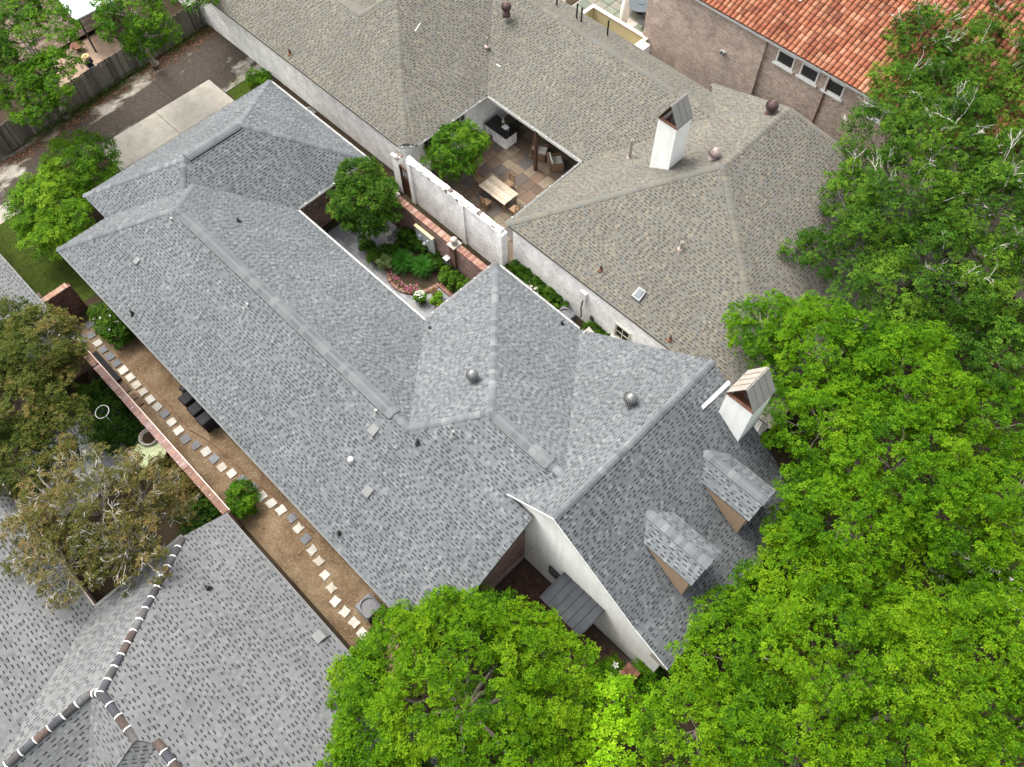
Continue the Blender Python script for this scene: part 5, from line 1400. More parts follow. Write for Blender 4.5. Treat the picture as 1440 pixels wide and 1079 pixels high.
def crown(lobes, puff=.47, tufts=33, leaves=6, ll=.112, lw=.060, cols=None, dens=1.0, low=.1, inner=.22, flat=.75, ragged=.32):
    """leaf sprays gathered into puffs over several uneven lobes; returns vertices, colours and puff centres"""
    PC, PR, PN_ = [], [], []
    for (x, y, z, r) in lobes:
        n = max(4, int(dens * 4 * math.pi * r * r / (math.pi * puff * puff) * 1.35))
        d = spread(n)
        keep = (d[:, 2] > -.25) | (rng.random(n) < low); d = d[keep]; n = len(d)
        rr = r * (1 - ragged * rng.random(n) ** 1.5 + .12 * rng.random(n))
        k = rng.random(n) < inner; rr[k] *= rng.uniform(.45, .8, k.sum())
        c = np.array([x, y, z]) + d * rr[:, None] * np.array([1, 1, flat])
        # a puff that falls well inside another lobe would never be seen
        for (x2, y2, z2, r2) in lobes:
            if (x2, y2, z2, r2) == (x, y, z, r): continue
            q = (c - np.array([x2, y2, z2])) / np.array([1, 1, flat]); ins = np.linalg.norm(q, axis=1) < r2 * .62
            c, d = c[~ins], d[~ins]
        PC.append(c); PN_.append(d); PR.append(puff * rng.uniform(.65, 1.25, len(c)))
    PC = np.concatenate(PC); PN_ = np.concatenate(PN_); PR = np.concatenate(PR)
    ok = PC[:, 2] > .25
    PC, PN_, PR = PC[ok], PN_[ok], PR[ok]
    tone_p = rng.normal(0, 1, len(PC)) + .9 * np.sin(PC[:, 0] * .8 + PC[:, 1] * 1.1 + PC[:, 2])
    nt_ = np.maximum(6, (tufts * (PR / puff) ** 2)).astype(int)
    pi = np.repeat(np.arange(len(PC)), nt_); N = len(pi)
    d = unit(N); d[:, 2] = np.where(rng.random(N) < .8, np.abs(d[:, 2]), d[:, 2])
    d = d + PN_[pi] * .45; d /= np.linalg.norm(d, axis=1, keepdims=True)
    T = PC[pi] + d * (PR[pi] * rng.uniform(.35, 1.08, N) ** .7)[:, None] * np.array([1, 1, .8])
    ax = d * .55 + np.array([0, 0, .75]) + rng.normal(0, .22, (N, 3)); ax /= np.linalg.norm(ax, axis=1, keepdims=True)
    tone_t = rng.normal(0, 1, N)
    ti = np.repeat(np.arange(N), leaves); M = len(ti)
    A = ax[ti]; ref = np.where(np.abs(A[:, :1]) < .8, np.array([[1., 0, 0]]), np.array([[0, 1., 0]]))
    e1 = np.cross(A, ref); e1 /= np.linalg.norm(e1, axis=1, keepdims=True); e2 = np.cross(A, e1)
    ph = (np.tile(np.arange(leaves), N) + rng.uniform(-.3, .3, M)) * 2 * math.pi / leaves + np.repeat(rng.uniform(0, 6.28, N), leaves)
    el = rng.uniform(-.15, .65, M)
    D = (e1 * np.cos(ph)[:, None] + e2 * np.sin(ph)[:, None]) * np.cos(el)[:, None] + A * np.sin(el)[:, None]
    U = A * np.cos(el)[:, None] - (e1 * np.cos(ph)[:, None] + e2 * np.sin(ph)[:, None]) * np.sin(el)[:, None]
    L = ll * rng.uniform(.65, 1.2, M); Wd = lw * rng.uniform(.7, 1.2, M)
    P = T[ti] + D * (ll * .12) + rng.normal(0, ll * .12, (M, 3))
    V = leaf_quads(P, D, U, L, Wd)
    c0, c1, c2 = [np.array(c) for c in cols]      # old, common, young leaf
    t = .46 + .16 * tone_p[pi][ti] + .18 * tone_t[ti] + .12 * rng.normal(0, 1, M)
    t = np.clip(t, 0, 1)[:, None]
    C_ = np.where(t < .5, c0 + (c1 - c0) * (t * 2), c1 + (c2 - c1) * (t * 2 - 1)) * rng.uniform(.88, 1.12, (M, 1))
    return V, C_, PC, PR

def limb_path(a, b, n=5, wob=.12, sag=0):
    a, b = Vector(a), Vector(b); L = (b - a).length; pts = []
    for k in range(n + 1):
        f = k / n; p = a.lerp(b, f)
        if 0 < k < n: p += Vector((random.uniform(-1, 1), random.uniform(-1, 1), random.uniform(-.6, .6))) * wob * L * .35
        p.z += sag * math.sin(f * math.pi); pts.append(p)
    return pts

def tree(name, label, cat, base, fork, lobes, group=None, trunk_r=.28, bark=(.20, .17, .145), branches=40, bare=0, bare_col=(.50, .47, .44), bare_len=1.2, bare_r=.02, stems=1, **kw):
    t = empty(name, base, label, cat, group)
    V, C_, PC, PR = crown(lobes, **kw)
    o = np_mesh('crown', V, 4, C_, 'leaf', t)
    m = MB()
    b = Vector(base); f = Vector(fork)
    heads = []
    for s_ in range(stems):
        off = Vector((random.uniform(-.35, .35), random.uniform(-.35, .35), 0)) * (0 if stems == 1 else 1)
        pts = limb_path(b + off * .5, f + off * 2, 5, .10)
        r = [trunk_r * (1.35 if k == 0 else 1 - .10 * k) / math.sqrt(stems) for k in range(6)]
        m.tube(pts, r, 9, jit(bark, .1)); heads.append((pts[-1], r[-1]))
    lob_ends = []
    for (x, y, z, r) in lobes:
        h, hr = random.choice(heads)
        e = Vector((x, y, z - r * .1)); pts = limb_path(h, e, 4, .16)
        rr = [hr * .75 * (1 - .17 * k) for k in range(5)]
        m.tube(pts, rr, 7, jit(bark, .12)); lob_ends.append((pts, rr))
    m.build('trunk', 'bark', t, smooth=True)
    m = MB()
    idx = rng.choice(len(PC), min(len(PC), branches), replace=False)
    for i in idx:
        p = Vector(PC[i]); best = min((((q - p).length, q, rr[k]) for pts, rr in lob_ends for k, q in enumerate(pts)), key=lambda z: z[0])
        pts = limb_path(best[1], p, 3, .2); m.tube(pts, [min(.05, best[2] * .6), .03, .02, .008], 5, jit(bark, .15), caps=False)
    if branches: m.build('branches', 'bark', t)['kind'] = 'stuff'
    if bare:
        m = MB()
        top = np.argsort(-PC[:, 2] + rng.normal(0, 1.6, len(PC)))[:bare]
        for i in top:
            p = Vector(PC[i]); ctr = min((Vector(l[:3]) for l in lobes), key=lambda q: (q - p).length)
            d = (p - ctr).normalized(); d = (d + Vector((0, 0, .5))).normalized()
            a = p - d * .4; L = bare_len * random.uniform(.6, 1.3); c = jit(bare_col, .18)
            def grow(a, d, L, r, lev):
                e = a + d * L; mid = a.lerp(e, .5) + Vector((random.uniform(-1, 1), random.uniform(-1, 1), random.uniform(-.5, 1))) * L * .12
                m.tube([a, mid, e], [r, r * .8, r * .55], 4, c, caps=False)
                if lev > 0:
                    for _ in range(random.choice([2, 3, 3])):
                        nd = (d + Vector((random.uniform(-1, 1), random.uniform(-1, 1), random.uniform(-.7, .7))) * .85).normalized()
                        grow(a.lerp(e, random.uniform(.45, 1)), nd, L * random.uniform(.45, .7), r * .62, lev - 1)
            grow(a, d, L * .55, bare_r, 2)
        m.build('bare_branches', 'bark', t)['kind'] = 'stuff'
    return t

BRIGHT = [(.021, .066, .002), (.068, .158, .003), (.128, .222, .006)]
MID = [(.018, .060, .003), (.050, .135, .005), (.12, .225, .010)]
DARKG = [(.010, .032, .004), (.027, .072, .007), (.065, .135, .012)]
OLIVE = [(.052, .058, .013), (.105, .09, .026), (.17, .115, .045)]
GLOSS = [(.013, .040, .004), (.036, .092, .007), (.10, .185, .016)]

tree('maple_tree', 'broad bright green tree in front of the house between path and metal awning', 'tree', (-4.6, 1.7, 0), (-4.7, 1.8, 2.6),
     [(-4.75, 1.45, 4.2, 3.7), (-7.4, 1.2, 3.8, 1.7), (-6.0, 3.2, 4.1, 1.9), (-4.0, 4.5, 3.9, 1.6), (-2.3, 3.9, 3.9, 1.3), (-6.1, -.8, 4.0, 1.9), (-3.1, 0.0, 4.3, 2.7), (-1.6, 1.7, 4.0, 1.5), (-2.6, 4.9, 3.8, 1.25), (-1.7, 3.5, 3.8, 1.1), (-5.0, 4.4, 4.1, 1.6), (-7.8, -.4, 3.8, 1.1), (-5, -2.5, 4, 1.8)],
     cols=BRIGHT, branches=70, dens=1.22, inner=.22, trunk_r=.3)
tree('young_tree', 'small vivid lime green tree below the white gable', 'tree', (-.1, 5.2, 0), (-.1, 5.2, 1.6),
     [(-.55, 5.6, 3.6, 1.05), (.30, 4.22, 3.6, 1.2), (.25, 6.1, 3.0, .75)], cols=[(.06, .155, .003), (.13, .28, .005), (.21, .36, .010)], puff=.4, tufts=20, ll=.13, lw=.08, branches=18, trunk_r=.1)
tree('maple_tree', 'very broad bright green tree filling the lower right corner of the view', 'tree', (5.0, 11.3, 0), (4.8, 11.2, 3),
     [(4.5, 11.34, 6.0, 3.5), (1.51, 9.65, 5.0, 2.1), (1.9, 6.9, 4.5, 1.75), (.75, 11.5, 5.0, 1.2), (6.92, 13.74, 6.0, 3.0), (8.98, 12.93, 6.0, 2.6), (4.67, 8.42, 5.5, 3.0), (6.93, 10.59, 6.0, 3.0), (1.25, 13.7, 5.3, 1.6), (7.52, 16.4, 6.0, 1.8), (4.6, 16.3, 5.4, 1.5), (6.6, 18.0, 5.2, 1.0), (3.2, 13.2, 5.6, 1.5)],
     cols=BRIGHT, branches=90, dens=1.22, inner=.22, trunk_r=.36)
tree('maple_tree', 'bright green tree spreading behind the hooded chimney and the dormers', 'tree', (2.0, 19.2, 0), (1.8, 19.2, 3),
     [(-6.01, 21.41, 5.5, 1.6), (-3.51, 21.5, 6.5, 2.3), (-.46, 22.2, 7.0, 2.3), (-1.75, 18.7, 6.5, 2.0), (1.34, 18.8, 7.0, 2.6), (1.2, 15.8, 6.5, 2.1), (3.63, 18.92, 6.5, 2.0), (3.01, 23.64, 6.0, 1.9), (-.35, 16.3, 5.8, 1.2), (5.13, 21.46, 6.0, 1.7), (-.2, 14.7, 5.0, .9), (5.8, 18.7, 5.5, 1.5), (-4.9, 22.5, 5.6, 1.5)],
     cols=[(.020, .066, .002), (.060, .152, .003), (.116, .214, .006)], branches=90, dens=1.22, inner=.22, trunk_r=.34)
tree('oak_tree', 'tall dark green oak with bare pale branches over both tile and shingle roofs', 'tree', (-1.8, 30.5, 0), (-3.0, 30.6, 4.2),
     [(-6.68, 39.09, 8.0, 2.6), (-10.2, 38.97, 8.0, 1.9), (-9.2, 35.15, 8.0, 1.6), (-5.83, 33.29, 8.5, 2.6), (-8.42, 32.2, 7.5, 1.6), (-5.59, 29.5, 7.5, 2.6), (-2.61, 31.79, 8.0, 2.7), (-6.02, 27.97, 6.5, 1.6), (-2.0, 28.05, 7.0, 2.8), (-3.6, 25.9, 6.5, 1.9), (.51, 28.94, 7.0, 2.3), (1.52, 26.42, 6.5, 2.0), (-1.36, 25.51, 6.0, 1.6), (-.3, 34.5, 7.5, 2.4), (-3.0, 36.0, 7.5, 2.3), (-7.7, 36.4, 8.0, 1.9), (-8.6, 42.0, 8.0, 1.9), (-4.8, 42.3, 8.0, 2.2), (-4.9, 44.6, 8.0, 2.4), (-3.3, 40.6, 8.0, 2.2), (-1.6, 38.2, 8.0, 2.2), (-7.6, 29.9, 6.4, 1.4), (-7.0, 26.6, 5.6, 1.3)],
     cols=[(.014, .044, .004), (.040, .102, .008), (.098, .18, .014)], puff=.55, tufts=29, dens=1.15, ll=.125, lw=.065, branches=150, bare=110, bare_len=1.5, bare_r=.020, trunk_r=.42, bark=(.17, .155, .14), inner=.4, ragged=.4)
tree('street_tree', 'big mid green tree leaning over the left end of the picket fence', 'tree', (-47.15, 8.19, 0), (-45.6, 8.5, 4.0),
     [(-44.64, 8.3, 7.0, 2.3), (-41.9, 7.9, 6.3, 1.4), (-43.93, 6.36, 6.0, 2.1), (-47.6, 8.6, 7.0, 2.2), (-41.6, 6.5, 5.0, .8), (-42.48, 6.2, 5.5, 1.4), (-45.5, 5.0, 5.5, 1.8), (-49.5, 8.0, 7, 2.0)],
     cols=MID, branches=40, trunk_r=.2, bark=(.30, .27, .23))
tree('street_tree', 'dense round mid green tree between lane and timber deck', 'tree', (-47.3, 14.64, 0), (-45.6, 13.8, 3.4),
     [(-43.9, 13.5, 6.0, 1.9), (-44.0, 12.75, 5.0, .95), (-42.95, 13.8, 5.0, 1.3), (-43.1, 13.0, 4.5, 1.1), (-45.2, 14.2, 5.6, 1.5)],
     cols=MID, branches=30, trunk_r=.19, bark=(.30, .27, .23))
tree('street_tree', 'sparse green tree at the top end of the wooden fence', 'tree', (-47.6, 20.5, 0), (-46.4, 19.2, 3.0),
     [(-44.9, 18.2, 4.0, .9), (-46.0, 17.9, 4.2, 1.1), (-47.2, 20.5, 5, 1.3), (-48, 22.5, 4.5, 1.2)], cols=MID, branches=20, trunk_r=.13)
tree('shrub_tree', 'dense bushy shrub with glossy leaves at the garage corner', 'shrub', (-38.8, 4.4, 0), (-38.9, 4.4, 1.0),
     [(-40.0, 6.14, 2.5, 1.8), (-38.8, 3.3, 2.4, 1.6), (-37.3, 2.7, 2.1, 1.2), (-37.2, 3.6, 2.1, 1.2), (-37.7, 2.4, 2.0, 1.2), (-38.95, 6.1, 2.3, 1.1), (-39.8, 4.6, 2.2, 1.3), (-40.3, 3.0, 1.6, 1.0)],
     cols=[(.028, .082, .004), (.070, .165, .007), (.155, .265, .014)], puff=.45, tufts=28, ll=.15, lw=.055, branches=20, trunk_r=.08, stems=4, dens=1.2)
tree('crape_myrtle', 'olive brown leaved tree in the left garden below the small hip roof', 'tree', (-26.6, -3.4, 0), (-26.6, -3.3, 2.0),
     [(-28.48, -1.67, 5.0, 1.9), (-26.66, -3.37, 5.0, 1.8), (-24.9, -3.3, 4.5, 1.5), (-24.6, -4.6, 4.5, 1.5), (-27.79, -1.2, 4.0, .9), (-30.78, -1.91, 4.5, 1.4), (-28.0, -4.0, 4.8, 1.6), (-30, -3.6, 4.6, 1.6)],
     cols=[(.022, .040, .006), (.058, .080, .012), (.125, .10, .030)], puff=.48, tufts=36, ll=.115, lw=.06, branches=60, bare=50, bare_col=(.32, .29, .25), bare_len=.8, bare_r=.012, trunk_r=.09, stems=3, bark=(.20, .175, .15), dens=1.35)
tree('crape_myrtle', 'half bare tree of pale twisted branches over the grey roofs at left', 'tree', (-20.2, -3.6, 0), (-20.2, -3.6, 2.2),
     [(-20.05, -3.59, 5.0, 2.4), (-21.54, -4.64, 5.0, 1.5), (-19.66, -2.09, 4.5, 1.6), (-19.0, -5.6, 5.0, 1.4), (-17.9, -3.75, 5.0, 1.6), (-18.9, -1.7, 3.5, .9), (-20.62, -5.79, 5.0, 1.3)],
     cols=[(.040, .052, .011), (.088, .085, .022), (.16, .115, .045)], puff=.42, tufts=17, dens=.85, ll=.115, lw=.06, branches=120, bare=360, bare_col=(.50, .47, .41), bare_len=1.0, bare_r=.018, trunk_r=.09, stems=4, bark=(.26, .23, .19), inner=.35, ragged=.4)
tree('magnolia_tree', 'dense glossy evergreen tree inside the red brick courtyard', 'tree', (-26.9, 15.3, 0), (-26.8, 15.2, 1.4),
     [(-27.42, 15.76, 3.6, .95), (-26.4, 15.2, 3.0, 1.45), (-27.2, 14.7, 2.6, 1.0), (-25.6, 15.5, 2.5, .8), (-26.2, 14.75, 2.0, 1.15)],
     cols=GLOSS, puff=.36, tufts=28, ll=.12, lw=.055, branches=20, trunk_r=.08, dens=1.25)
tree('patio_tree', 'round glossy green tree growing on the flagstone patio', 'tree', (-26.9, 21.1, 0), (-26.6, 21.2, 1.5),
     [(-25.95, 21.35, 2.6, 1.4), (-26.6, 20.75, 2.2, .85), (-25.8, 22.4, 2.2, .8), (-25.8, 20.95, 1.9, 1.0), (-26.5, 21.9, 2.5, 1.0)],
     cols=[(.018, .058, .004), (.050, .128, .006), (.13, .225, .013)], puff=.36, tufts=28, ll=.11, lw=.05, branches=20, trunk_r=.07, dens=1.2)
tree('street_tree', 'distant pale green tree in front of the blue grey metal roof', 'tree', (-12.5, 47, 0), (-12.6, 47, 3), [(-12.2, 46.6, 5.0, 1.5), (-11, 48, 5.0, 1.4)], cols=MID, branches=15, trunk_r=.15)
tree('street_tree', 'distant dark tree at the top right corner beyond the oak', 'tree', (-6.0, 48, 0), (-6, 48, 3), [(-6.2, 47.5, 6.0, 2.0), (-4, 47, 6.0, 2.2), (-2, 45, 6, 2.2)], cols=DARKG, branches=15, trunk_r=.2)

def shrub(label, lobes, cols=MID, group=None, name='shrub', cat='shrub', puff=.26, tufts=16, ll=.11, lw=.055, stem=True, flowers=0, fcol=(.8, .8, .78), fsize=.07, **kw):
    x = sum(l[0] for l in lobes) / len(lobes); y = sum(l[1] for l in lobes) / len(lobes)
    t = empty(name, (x, y, 0), label, cat, group)
    V, C_, PC, PR = crown(lobes, puff=puff, tufts=tufts, ll=ll, lw=lw, cols=cols, low=.6, **kw)
    np_mesh('foliage', V, 4, C_, 'leaf', t)
    m = MB()
    for (a, b, z, r) in lobes[:4]: m.tube(limb_path((x, y, 0), (a, b, z), 3, .1), [.03, .022, .016, .008], 5, (.12, .09, .06))
    m.build('stems', 'bark', t)
    if flowers:
        m = MB()
        for _ in range(flowers):
            l = random.choice(lobes); d = unit(1)[0]; d[2] = abs(d[2]); p = np.array(l[:3]) + d * l[3] * 1.02
            for k in range(5):
                a = k * 1.2566 + random.random() * .3; q = Vector(p)
                m.face([q, q + Vector((math.cos(a - .4), math.sin(a - .4), .5)) * fsize * .6, q + Vector((math.cos(a), math.sin(a), .35)) * fsize, q + Vector((math.cos(a + .4), math.sin(a + .4), .5)) * fsize * .6], jit(fcol, .06))
        o = m.build('flowers', 'petal', t); o['kind'] = 'stuff'
    return t
shrub('leafy shrub with white flowers beside the path under the long eave', [(-31.3, 1.75, .8, .6), (-30.5, 1.85, .7, .6), (-32.2, 1.75, .85, .45), (-31.0, 2.2, 1.0, .6)], GLOSS, flowers=14)
shrub('bright green bush over the stepping stones by the corner of the pale roof', [(-19.1, 1.15, .55, .42), (-18.55, .55, .6, .5), (-18.4, 1.0, .5, .4), (-19.35, .75, .4, .3)], MID)
shrub('small green shrub on the lawn against the long white wall', [(-41.0, 18.2, .6, .5), (-40.5, 18.3, .5, .42)], MID)
for i, (x, y, r, lab) in enumerate(((-28.3, -1.0, .6, 'dark evergreen shrub below the small hip roof in the left garden'), (-27.3, -.75, .6, 'dark shrub behind the white hoop'), (-26.0, -1.4, .75, 'low dark shrub in front of the white hoop'), (-25.5, -.6, .6, 'dark shrub between hoop and large round pot'), (-22.2, -.8, .7, 'shrub below the boundary wall right of the lichen table'), (-20.9, -.8, .75, 'dark shrub under the pale twisted branches by the wall'), (-19.6, -.9, .75, 'last dark shrub along the wall next to the pale roof corner'))):
    shrub(lab, [(x, y, r * .8, r), (x + .5, y - .3, r * .7, r * .8), (x - .45, y - .2, r * .7, r * .8)], DARKG if i not in (4, 5) else OLIVE, puff=.3)
# clipped hedge along the neighbour's wall
shrub('low dark green hedge along the foot of the white side wall', [(-19.2 + k * .42, 18.98, .45, .34) for k in range(9)], GLOSS, name='hedge', cat='hedge', puff=.2, dens=.8)
shrub('short green hedge below the small paned window', [(-13.7 + k * .4, 18.95, .4, .3) for k in range(5)], GLOSS, name='hedge', cat='hedge', puff=.2, dens=.8)
shrub('white flowering shrub left of the air conditioner by the white wall', [(-17.6, 18.55, .5, .32), (-17.3, 18.6, .45, .25)], DARKG, flowers=26, fcol=(.75, .73, .68), fsize=.1)
shrub('rose bush with white blooms at the patio corner', [(-22.0, 19.5, .9, .42), (-21.6, 19.3, 1.3, .4), (-21.2, 19.2, .8, .4)], MID, flowers=30, fsize=.1)
shrub('lily plant with large white flowers by the brick pier', [(-1.9, 6.9, .5, .35), (-1.7, 7.2, .6, .3)], MID, flowers=7, fsize=.17)
shrub('dark climbing shrub at the foot of the gable wall', [(-.75, 7.9, .8, .5), (-.4, 7.6, .6, .4)], MID)
shrub('green shrub behind the white gate pillar', [(-28.6, 18.1, .5, .4), (-28.2, 17.9, .45, .35)], MID)
# courtyard planting
for lab, l in (('dark green shrub at the far end of the courtyard bed', [(-25.0, 16.3, .5, .4), (-24.5, 16.35, .5, .4), (-24.0, 16.4, .45, .4)]),
               ('green shrub in the bed at the near end of the brick wall', [(-21.3, 16.1, .45, .42), (-20.7, 16.2, .5, .42), (-20.1, 16.2, .4, .42), (-19.5, 16.2, .4, .4)]),
               ('low green shrub beside the two sago palms', [(-22.3, 16.2, .35, .3), (-22.8, 16.4, .4, .3)])):
    shrub(lab, l, GLOSS, puff=.22)
def palm(x, y, label, n=46, L=.85):
    t = empty('sago_palm', (x, y, .1), label, 'palm', 'sago palms in the flower bed')
    m = MB(); m.lathe((x, y, .1), [(.14, 0), (.16, .2), (.10, .35)], 10, (.10, .07, .045)); m.build('trunk', 'bark', t)
    for k in range(n):
        a = k * 2.39996; el = 1.25 - 1.15 * (k / n); m = MB(); pts = []
        for j in range(9):
            f = j / 8; r = L * f * math.cos(el * (1 - .35 * f)); z = .45 + L * (math.sin(el) * f - .55 * f * f * (1 - .3 * el)); pts.append(Vector((x + r * math.cos(a), y + r * math.sin(a), z)))
        for j in range(1, 8):
            d = (pts[j + 1] - pts[j - 1]).normalized(); s_ = d.cross(Vector((0, 0, 1))).normalized(); w_ = .15 * math.sin(math.pi * (.12 + .8 * j / 8))
            for sg in (-1, 1):
                c = jit((.03, .115, .012), .3)
                for q in (-.02, .03):
                    p = pts[j] + d * q
                    m.face([p - d * .012, p + s_ * sg * w_ + d * .05 + Vector((0, 0, .03)), p + s_ * sg * w_ * .98 + d * .06 + Vector((0, 0, .03)), p + d * .014], c)
        m.build('frond', 'leaf', t)
palm(-23.75, 15.0, 'sago palm nearest the courtyard tree in the curved bed'); palm(-22.75, 15.55, 'sago palm nearer the brick wall lantern in the curved bed', 40, .75)
m = MB()
for k in range(620):
    a = random.uniform(2.2, 5.9); r = random.uniform(.85, 1.28); x = -22.75 + r * 1.08 * math.cos(a) - .25; y = 14.95 + r * .86 * math.sin(a)
    z = .12 + random.uniform(.05, .22); s_ = random.uniform(.03, .055); c = random.choice([(.42, .10, .20), (.50, .22, .30), (.34, .06, .15), (.05, .13, .015), (.04, .10, .012), (.06, .14, .02)])
    for q in range(3):
        b = q * 2.1 + a; m.face([(x, y, z - .02), (x + s_ * math.cos(b), y + s_ * math.sin(b), z), (x + s_ * 1.3 * math.cos(b + .6), y + s_ * 1.3 * math.sin(b + .6), z + .01), (x + s_ * math.cos(b + 1.2), y + s_ * math.sin(b + 1.2), z)], c)
o = m.build('flower_carpet', 'petal'); tag(o, 'ring of pink bedding flowers around the sago palms', 'flowers', kind='stuff')
def potted(x, y, r, h, label, cols=MID, pot='terracotta', flowers=0, pr=None):
    t = empty('potted_plant', (x, y, .03), label, 'potted plant', 'potted plants in the courtyard')
    m = MB(); m.lathe((x, y, .03), [(r * .62, 0), (r * .95, h * .8), (r * 1.08, h * .85), (r * 1.08, h), (r * .9, h), (r * .88, h * .8)], 18); m.build('pot', pot, t, smooth=False)
    pr = pr or r * 1.25
    V, C_, PC, PR = crown([(x, y, h + pr * .55, pr), (x + pr * .3, y + pr * .2, h + pr * .5, pr * .7)], puff=.17, tufts=14, ll=.10, lw=.045, cols=cols, low=.5)
    np_mesh('plant', V, 4, C_, 'leaf', t)
    if flowers:
        m = MB()
        for _ in range(flowers):
            d = unit(1)[0]; d[2] = abs(d[2]); p = Vector((x, y, h + pr * .55)) + Vector(d) * pr * 1.08
            for k in range(5):
                a = k * 1.2566; m.face([p, p + Vector((math.cos(a - .4), math.sin(a - .4), .4)) * .03, p + Vector((math.cos(a), math.sin(a), .3)) * .055, p + Vector((math.cos(a + .4), math.sin(a + .4), .4)) * .03], (.8, .8, .77))
        o = m.build('flowers', 'petal', t); o['kind'] = 'stuff'
potted(-21.4, 14.15, .22, .3, 'pot of white flowers at the tip of the curved brick edging', flowers=90, pot='pot_grey')
potted(-20.55, 14.6, .2, .38, 'terracotta pot of grassy green leaves near the brick step', cols=[(.05, .13, .01), (.10, .22, .015), (.18, .3, .02)])
potted(-25.1, 14.2, .2, .3, 'round green potted bush on the slate by the edging', cols=GLOSS, pr=.36)
potted(-24.35, 14.3, .19, .3, 'variegated potted bush touching the brick edging', cols=[(.06, .11, .03), (.14, .2, .06), (.26, .3, .14)], pr=.36)
potted(-25.0, 14.95, .22, .28, 'shallow terracotta bowl of low plants', cols=DARKG)
potted(-24.75, 15.35, .19, .3, 'pale pot of small plants behind the terracotta bowl', pot='stone')
potted(-25.9, 14.35, .2, .3, 'dark potted bush nearest the courtyard tree', cols=DARKG, pr=.34)
potted(-20.95, 14.85, .17, .28, 'small pot of rusty leaves beside the grassy pot', cols=[(.06, .05, .02), (.12, .08, .03), (.2, .1, .05)])
m = MB(); m.lathe((-25.75, 15.75, .03), [(.14, 0), (.10, .1), (.06, .35), (.15, .42), (.2, .5), (.16, .5), (.02, .44)], 14); tag(m.build('stone_urn', 'stone', smooth=True), 'small pale stone urn beside the courtyard tree', 'urn')
# ground cover and litter along the fence
m = MB()
for k in range(5200):
    y = random.uniform(-3, 24); t_ = random.random(); x = fx(y) + .35 + abs(random.gauss(0, .55)); z = random.uniform(.01, .06); s_ = random.uniform(.03, .06); a = random.uniform(0, 6.28)
    if x > fx(y) + 1.7: continue
    u = Vector((math.cos(a), math.sin(a), random.uniform(-.4, .4))) * s_; v_ = Vector((-math.sin(a), math.cos(a), random.uniform(-.4, .4))) * s_ * .6; p = Vector((x, y, z))
    m.face([p - u, p + v_, p + u, p - v_], random.choice([(.20, .075, .03), (.27, .12, .05), (.14, .06, .03), (.32, .17, .08), (.10, .05, .03)]))
tag(m.build('leaf_litter', 'litter'), 'drift of brown fallen leaves along the lane below the fence', 'fallen leaves', kind='stuff')
def clumps(name, label, cat, pts, n, cols, h=.25, spread=.25, ll=.16, lw=.05):
    V = []; C_ = []
    P = []; D = []
    for (x, y) in pts:
        for _ in range(n):
            P.append((x + random.gauss(0, spread), y + random.gauss(0, spread), random.uniform(.02, h))); D.append(unit(1)[0])
    P = np.array(P); D = np.array(D); D[:, 2] = np.abs(D[:, 2]) * .7; D /= np.linalg.norm(D, axis=1, keepdims=True)
    U = unit(len(P)) * .5 + np.array([0, 0, 1.]); U -= D * (U * D).sum(1, keepdims=True); U /= np.linalg.norm(U, axis=1, keepdims=True)
    L = ll * rng.uniform(.6, 1.2, len(P)); V = leaf_quads(P, D, U, L, L * lw / ll)
    t = rng.random((len(P), 1)); C_ = np.array(cols[0]) * (1 - t) + np.array(cols[2]) * t
    return tag(np_mesh(name, V, 4, C_, 'leaf'), label, cat, kind='stuff')
clumps('ground_cover', 'dark green ground cover at the foot of the wooden fence', 'ground cover', [(fx(y) + .35, y) for y in np.linspace(5.5, 14, 36)] + [(fx(y) + .4, y) for y in np.linspace(16, 21, 12)], 45, DARKG)
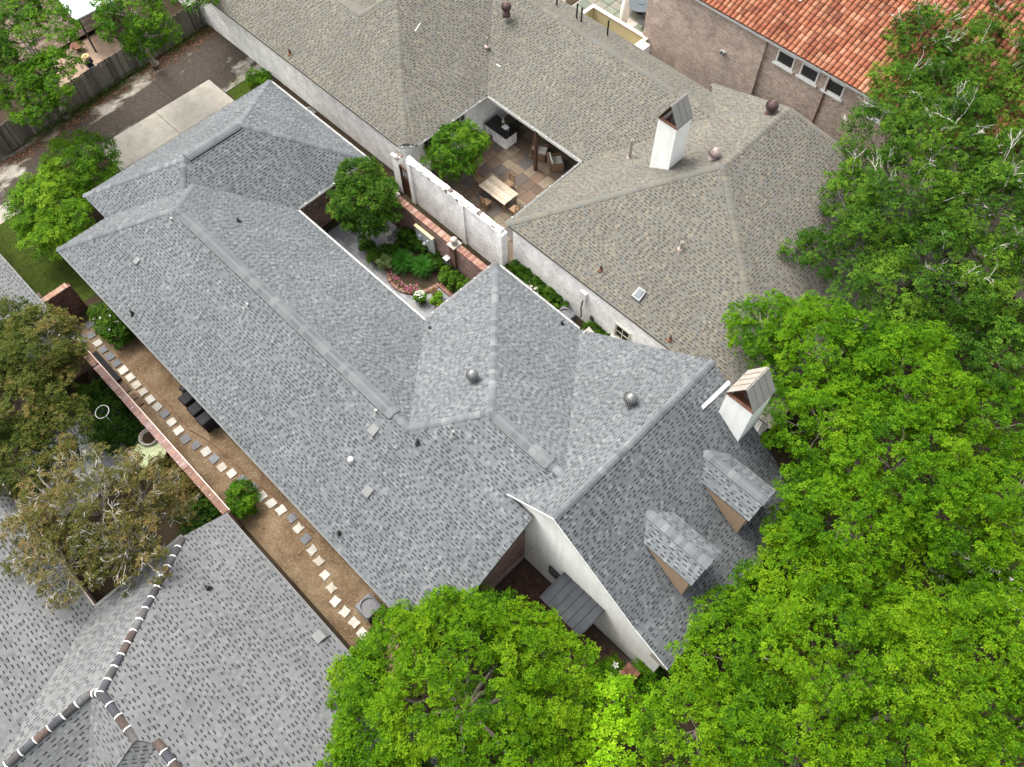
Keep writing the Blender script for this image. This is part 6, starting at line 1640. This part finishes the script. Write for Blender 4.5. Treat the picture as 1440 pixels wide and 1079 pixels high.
clumps('grass', 'uneven grass on the lawn patch between the two grey roofs', 'grass', [(random.uniform(-42, -34.4), random.uniform(-1, 4.6)) for _ in range(420)], 14, [(.05, .10, .012), 0, (.13, .20, .03)], .06, .2, .11, .02)
clumps('grass', 'bright grass on the small lawn beside the garage roof', 'grass', [(random.uniform(-42.3, -37.5), random.uniform(16.5, 18.6)) for _ in range(260)], 14, [(.07, .14, .012), 0, (.15, .24, .03)], .06, .2, .11, .02)
clumps('weeds', 'straggling weeds in the strip between the two houses', 'weeds', [(random.uniform(-38, -5), random.uniform(17.4, 18.3)) for _ in range(60)], 14, MID, .12, .2, .1, .04)
shrub('pale leaved hosta beside the short dark brick wall', [(-34.8, .2, .35, .35), (-34.5, -.2, .35, .3)], [(.10, .16, .03), (.20, .28, .06), (.36, .42, .18)], puff=.25, ll=.2, lw=.1)
for i, (x, y, lab) in enumerate(((-35.6, .6, 'brown block lying on the lawn nearest the pale leaved plant'), (-36.2, .1, 'brown block lying on the lawn further from the brick wall'), (-32.9, 2.2, 'loose brick block beside the short brick wall'))):
    m = MB(); m.obox((x, y, .08), (.2, .11, .06), random.uniform(-.5, .5), (.16, .11, .085)); tag(m.build('loose_block', 'paver', bevel=.01), lab, 'block')
shrub('clump of orange flowers on the pale pavement under the street trees', [(6.3, 20.6, .35, .3)], MID, flowers=40, fcol=(.80, .25, .02), fsize=.12)
# loose pine needles give the path bed its straw
m = MB()
for k in range(9000):
    x = random.uniform(-32.6, -8.2); y = random.uniform(.2, 2.7); a = random.uniform(0, 6.28); l_ = random.uniform(.04, .12); p = Vector((x, y, .012 + random.uniform(0, .02))); u = Vector((math.cos(a), math.sin(a), random.uniform(-.1, .2))) * l_; v_ = Vector((-math.sin(a), math.cos(a), 0)) * .006
    m.face([p - v_, p + v_, p + u + v_, p + u - v_], random.choice([(.30, .215, .135), (.22, .15, .09), (.36, .275, .18), (.15, .095, .055), (.10, .062, .038)]))
tag(m.build('pine_needles', 'litter'), 'dry brown needles scattered over the stepping stone path', 'needles', kind='stuff')
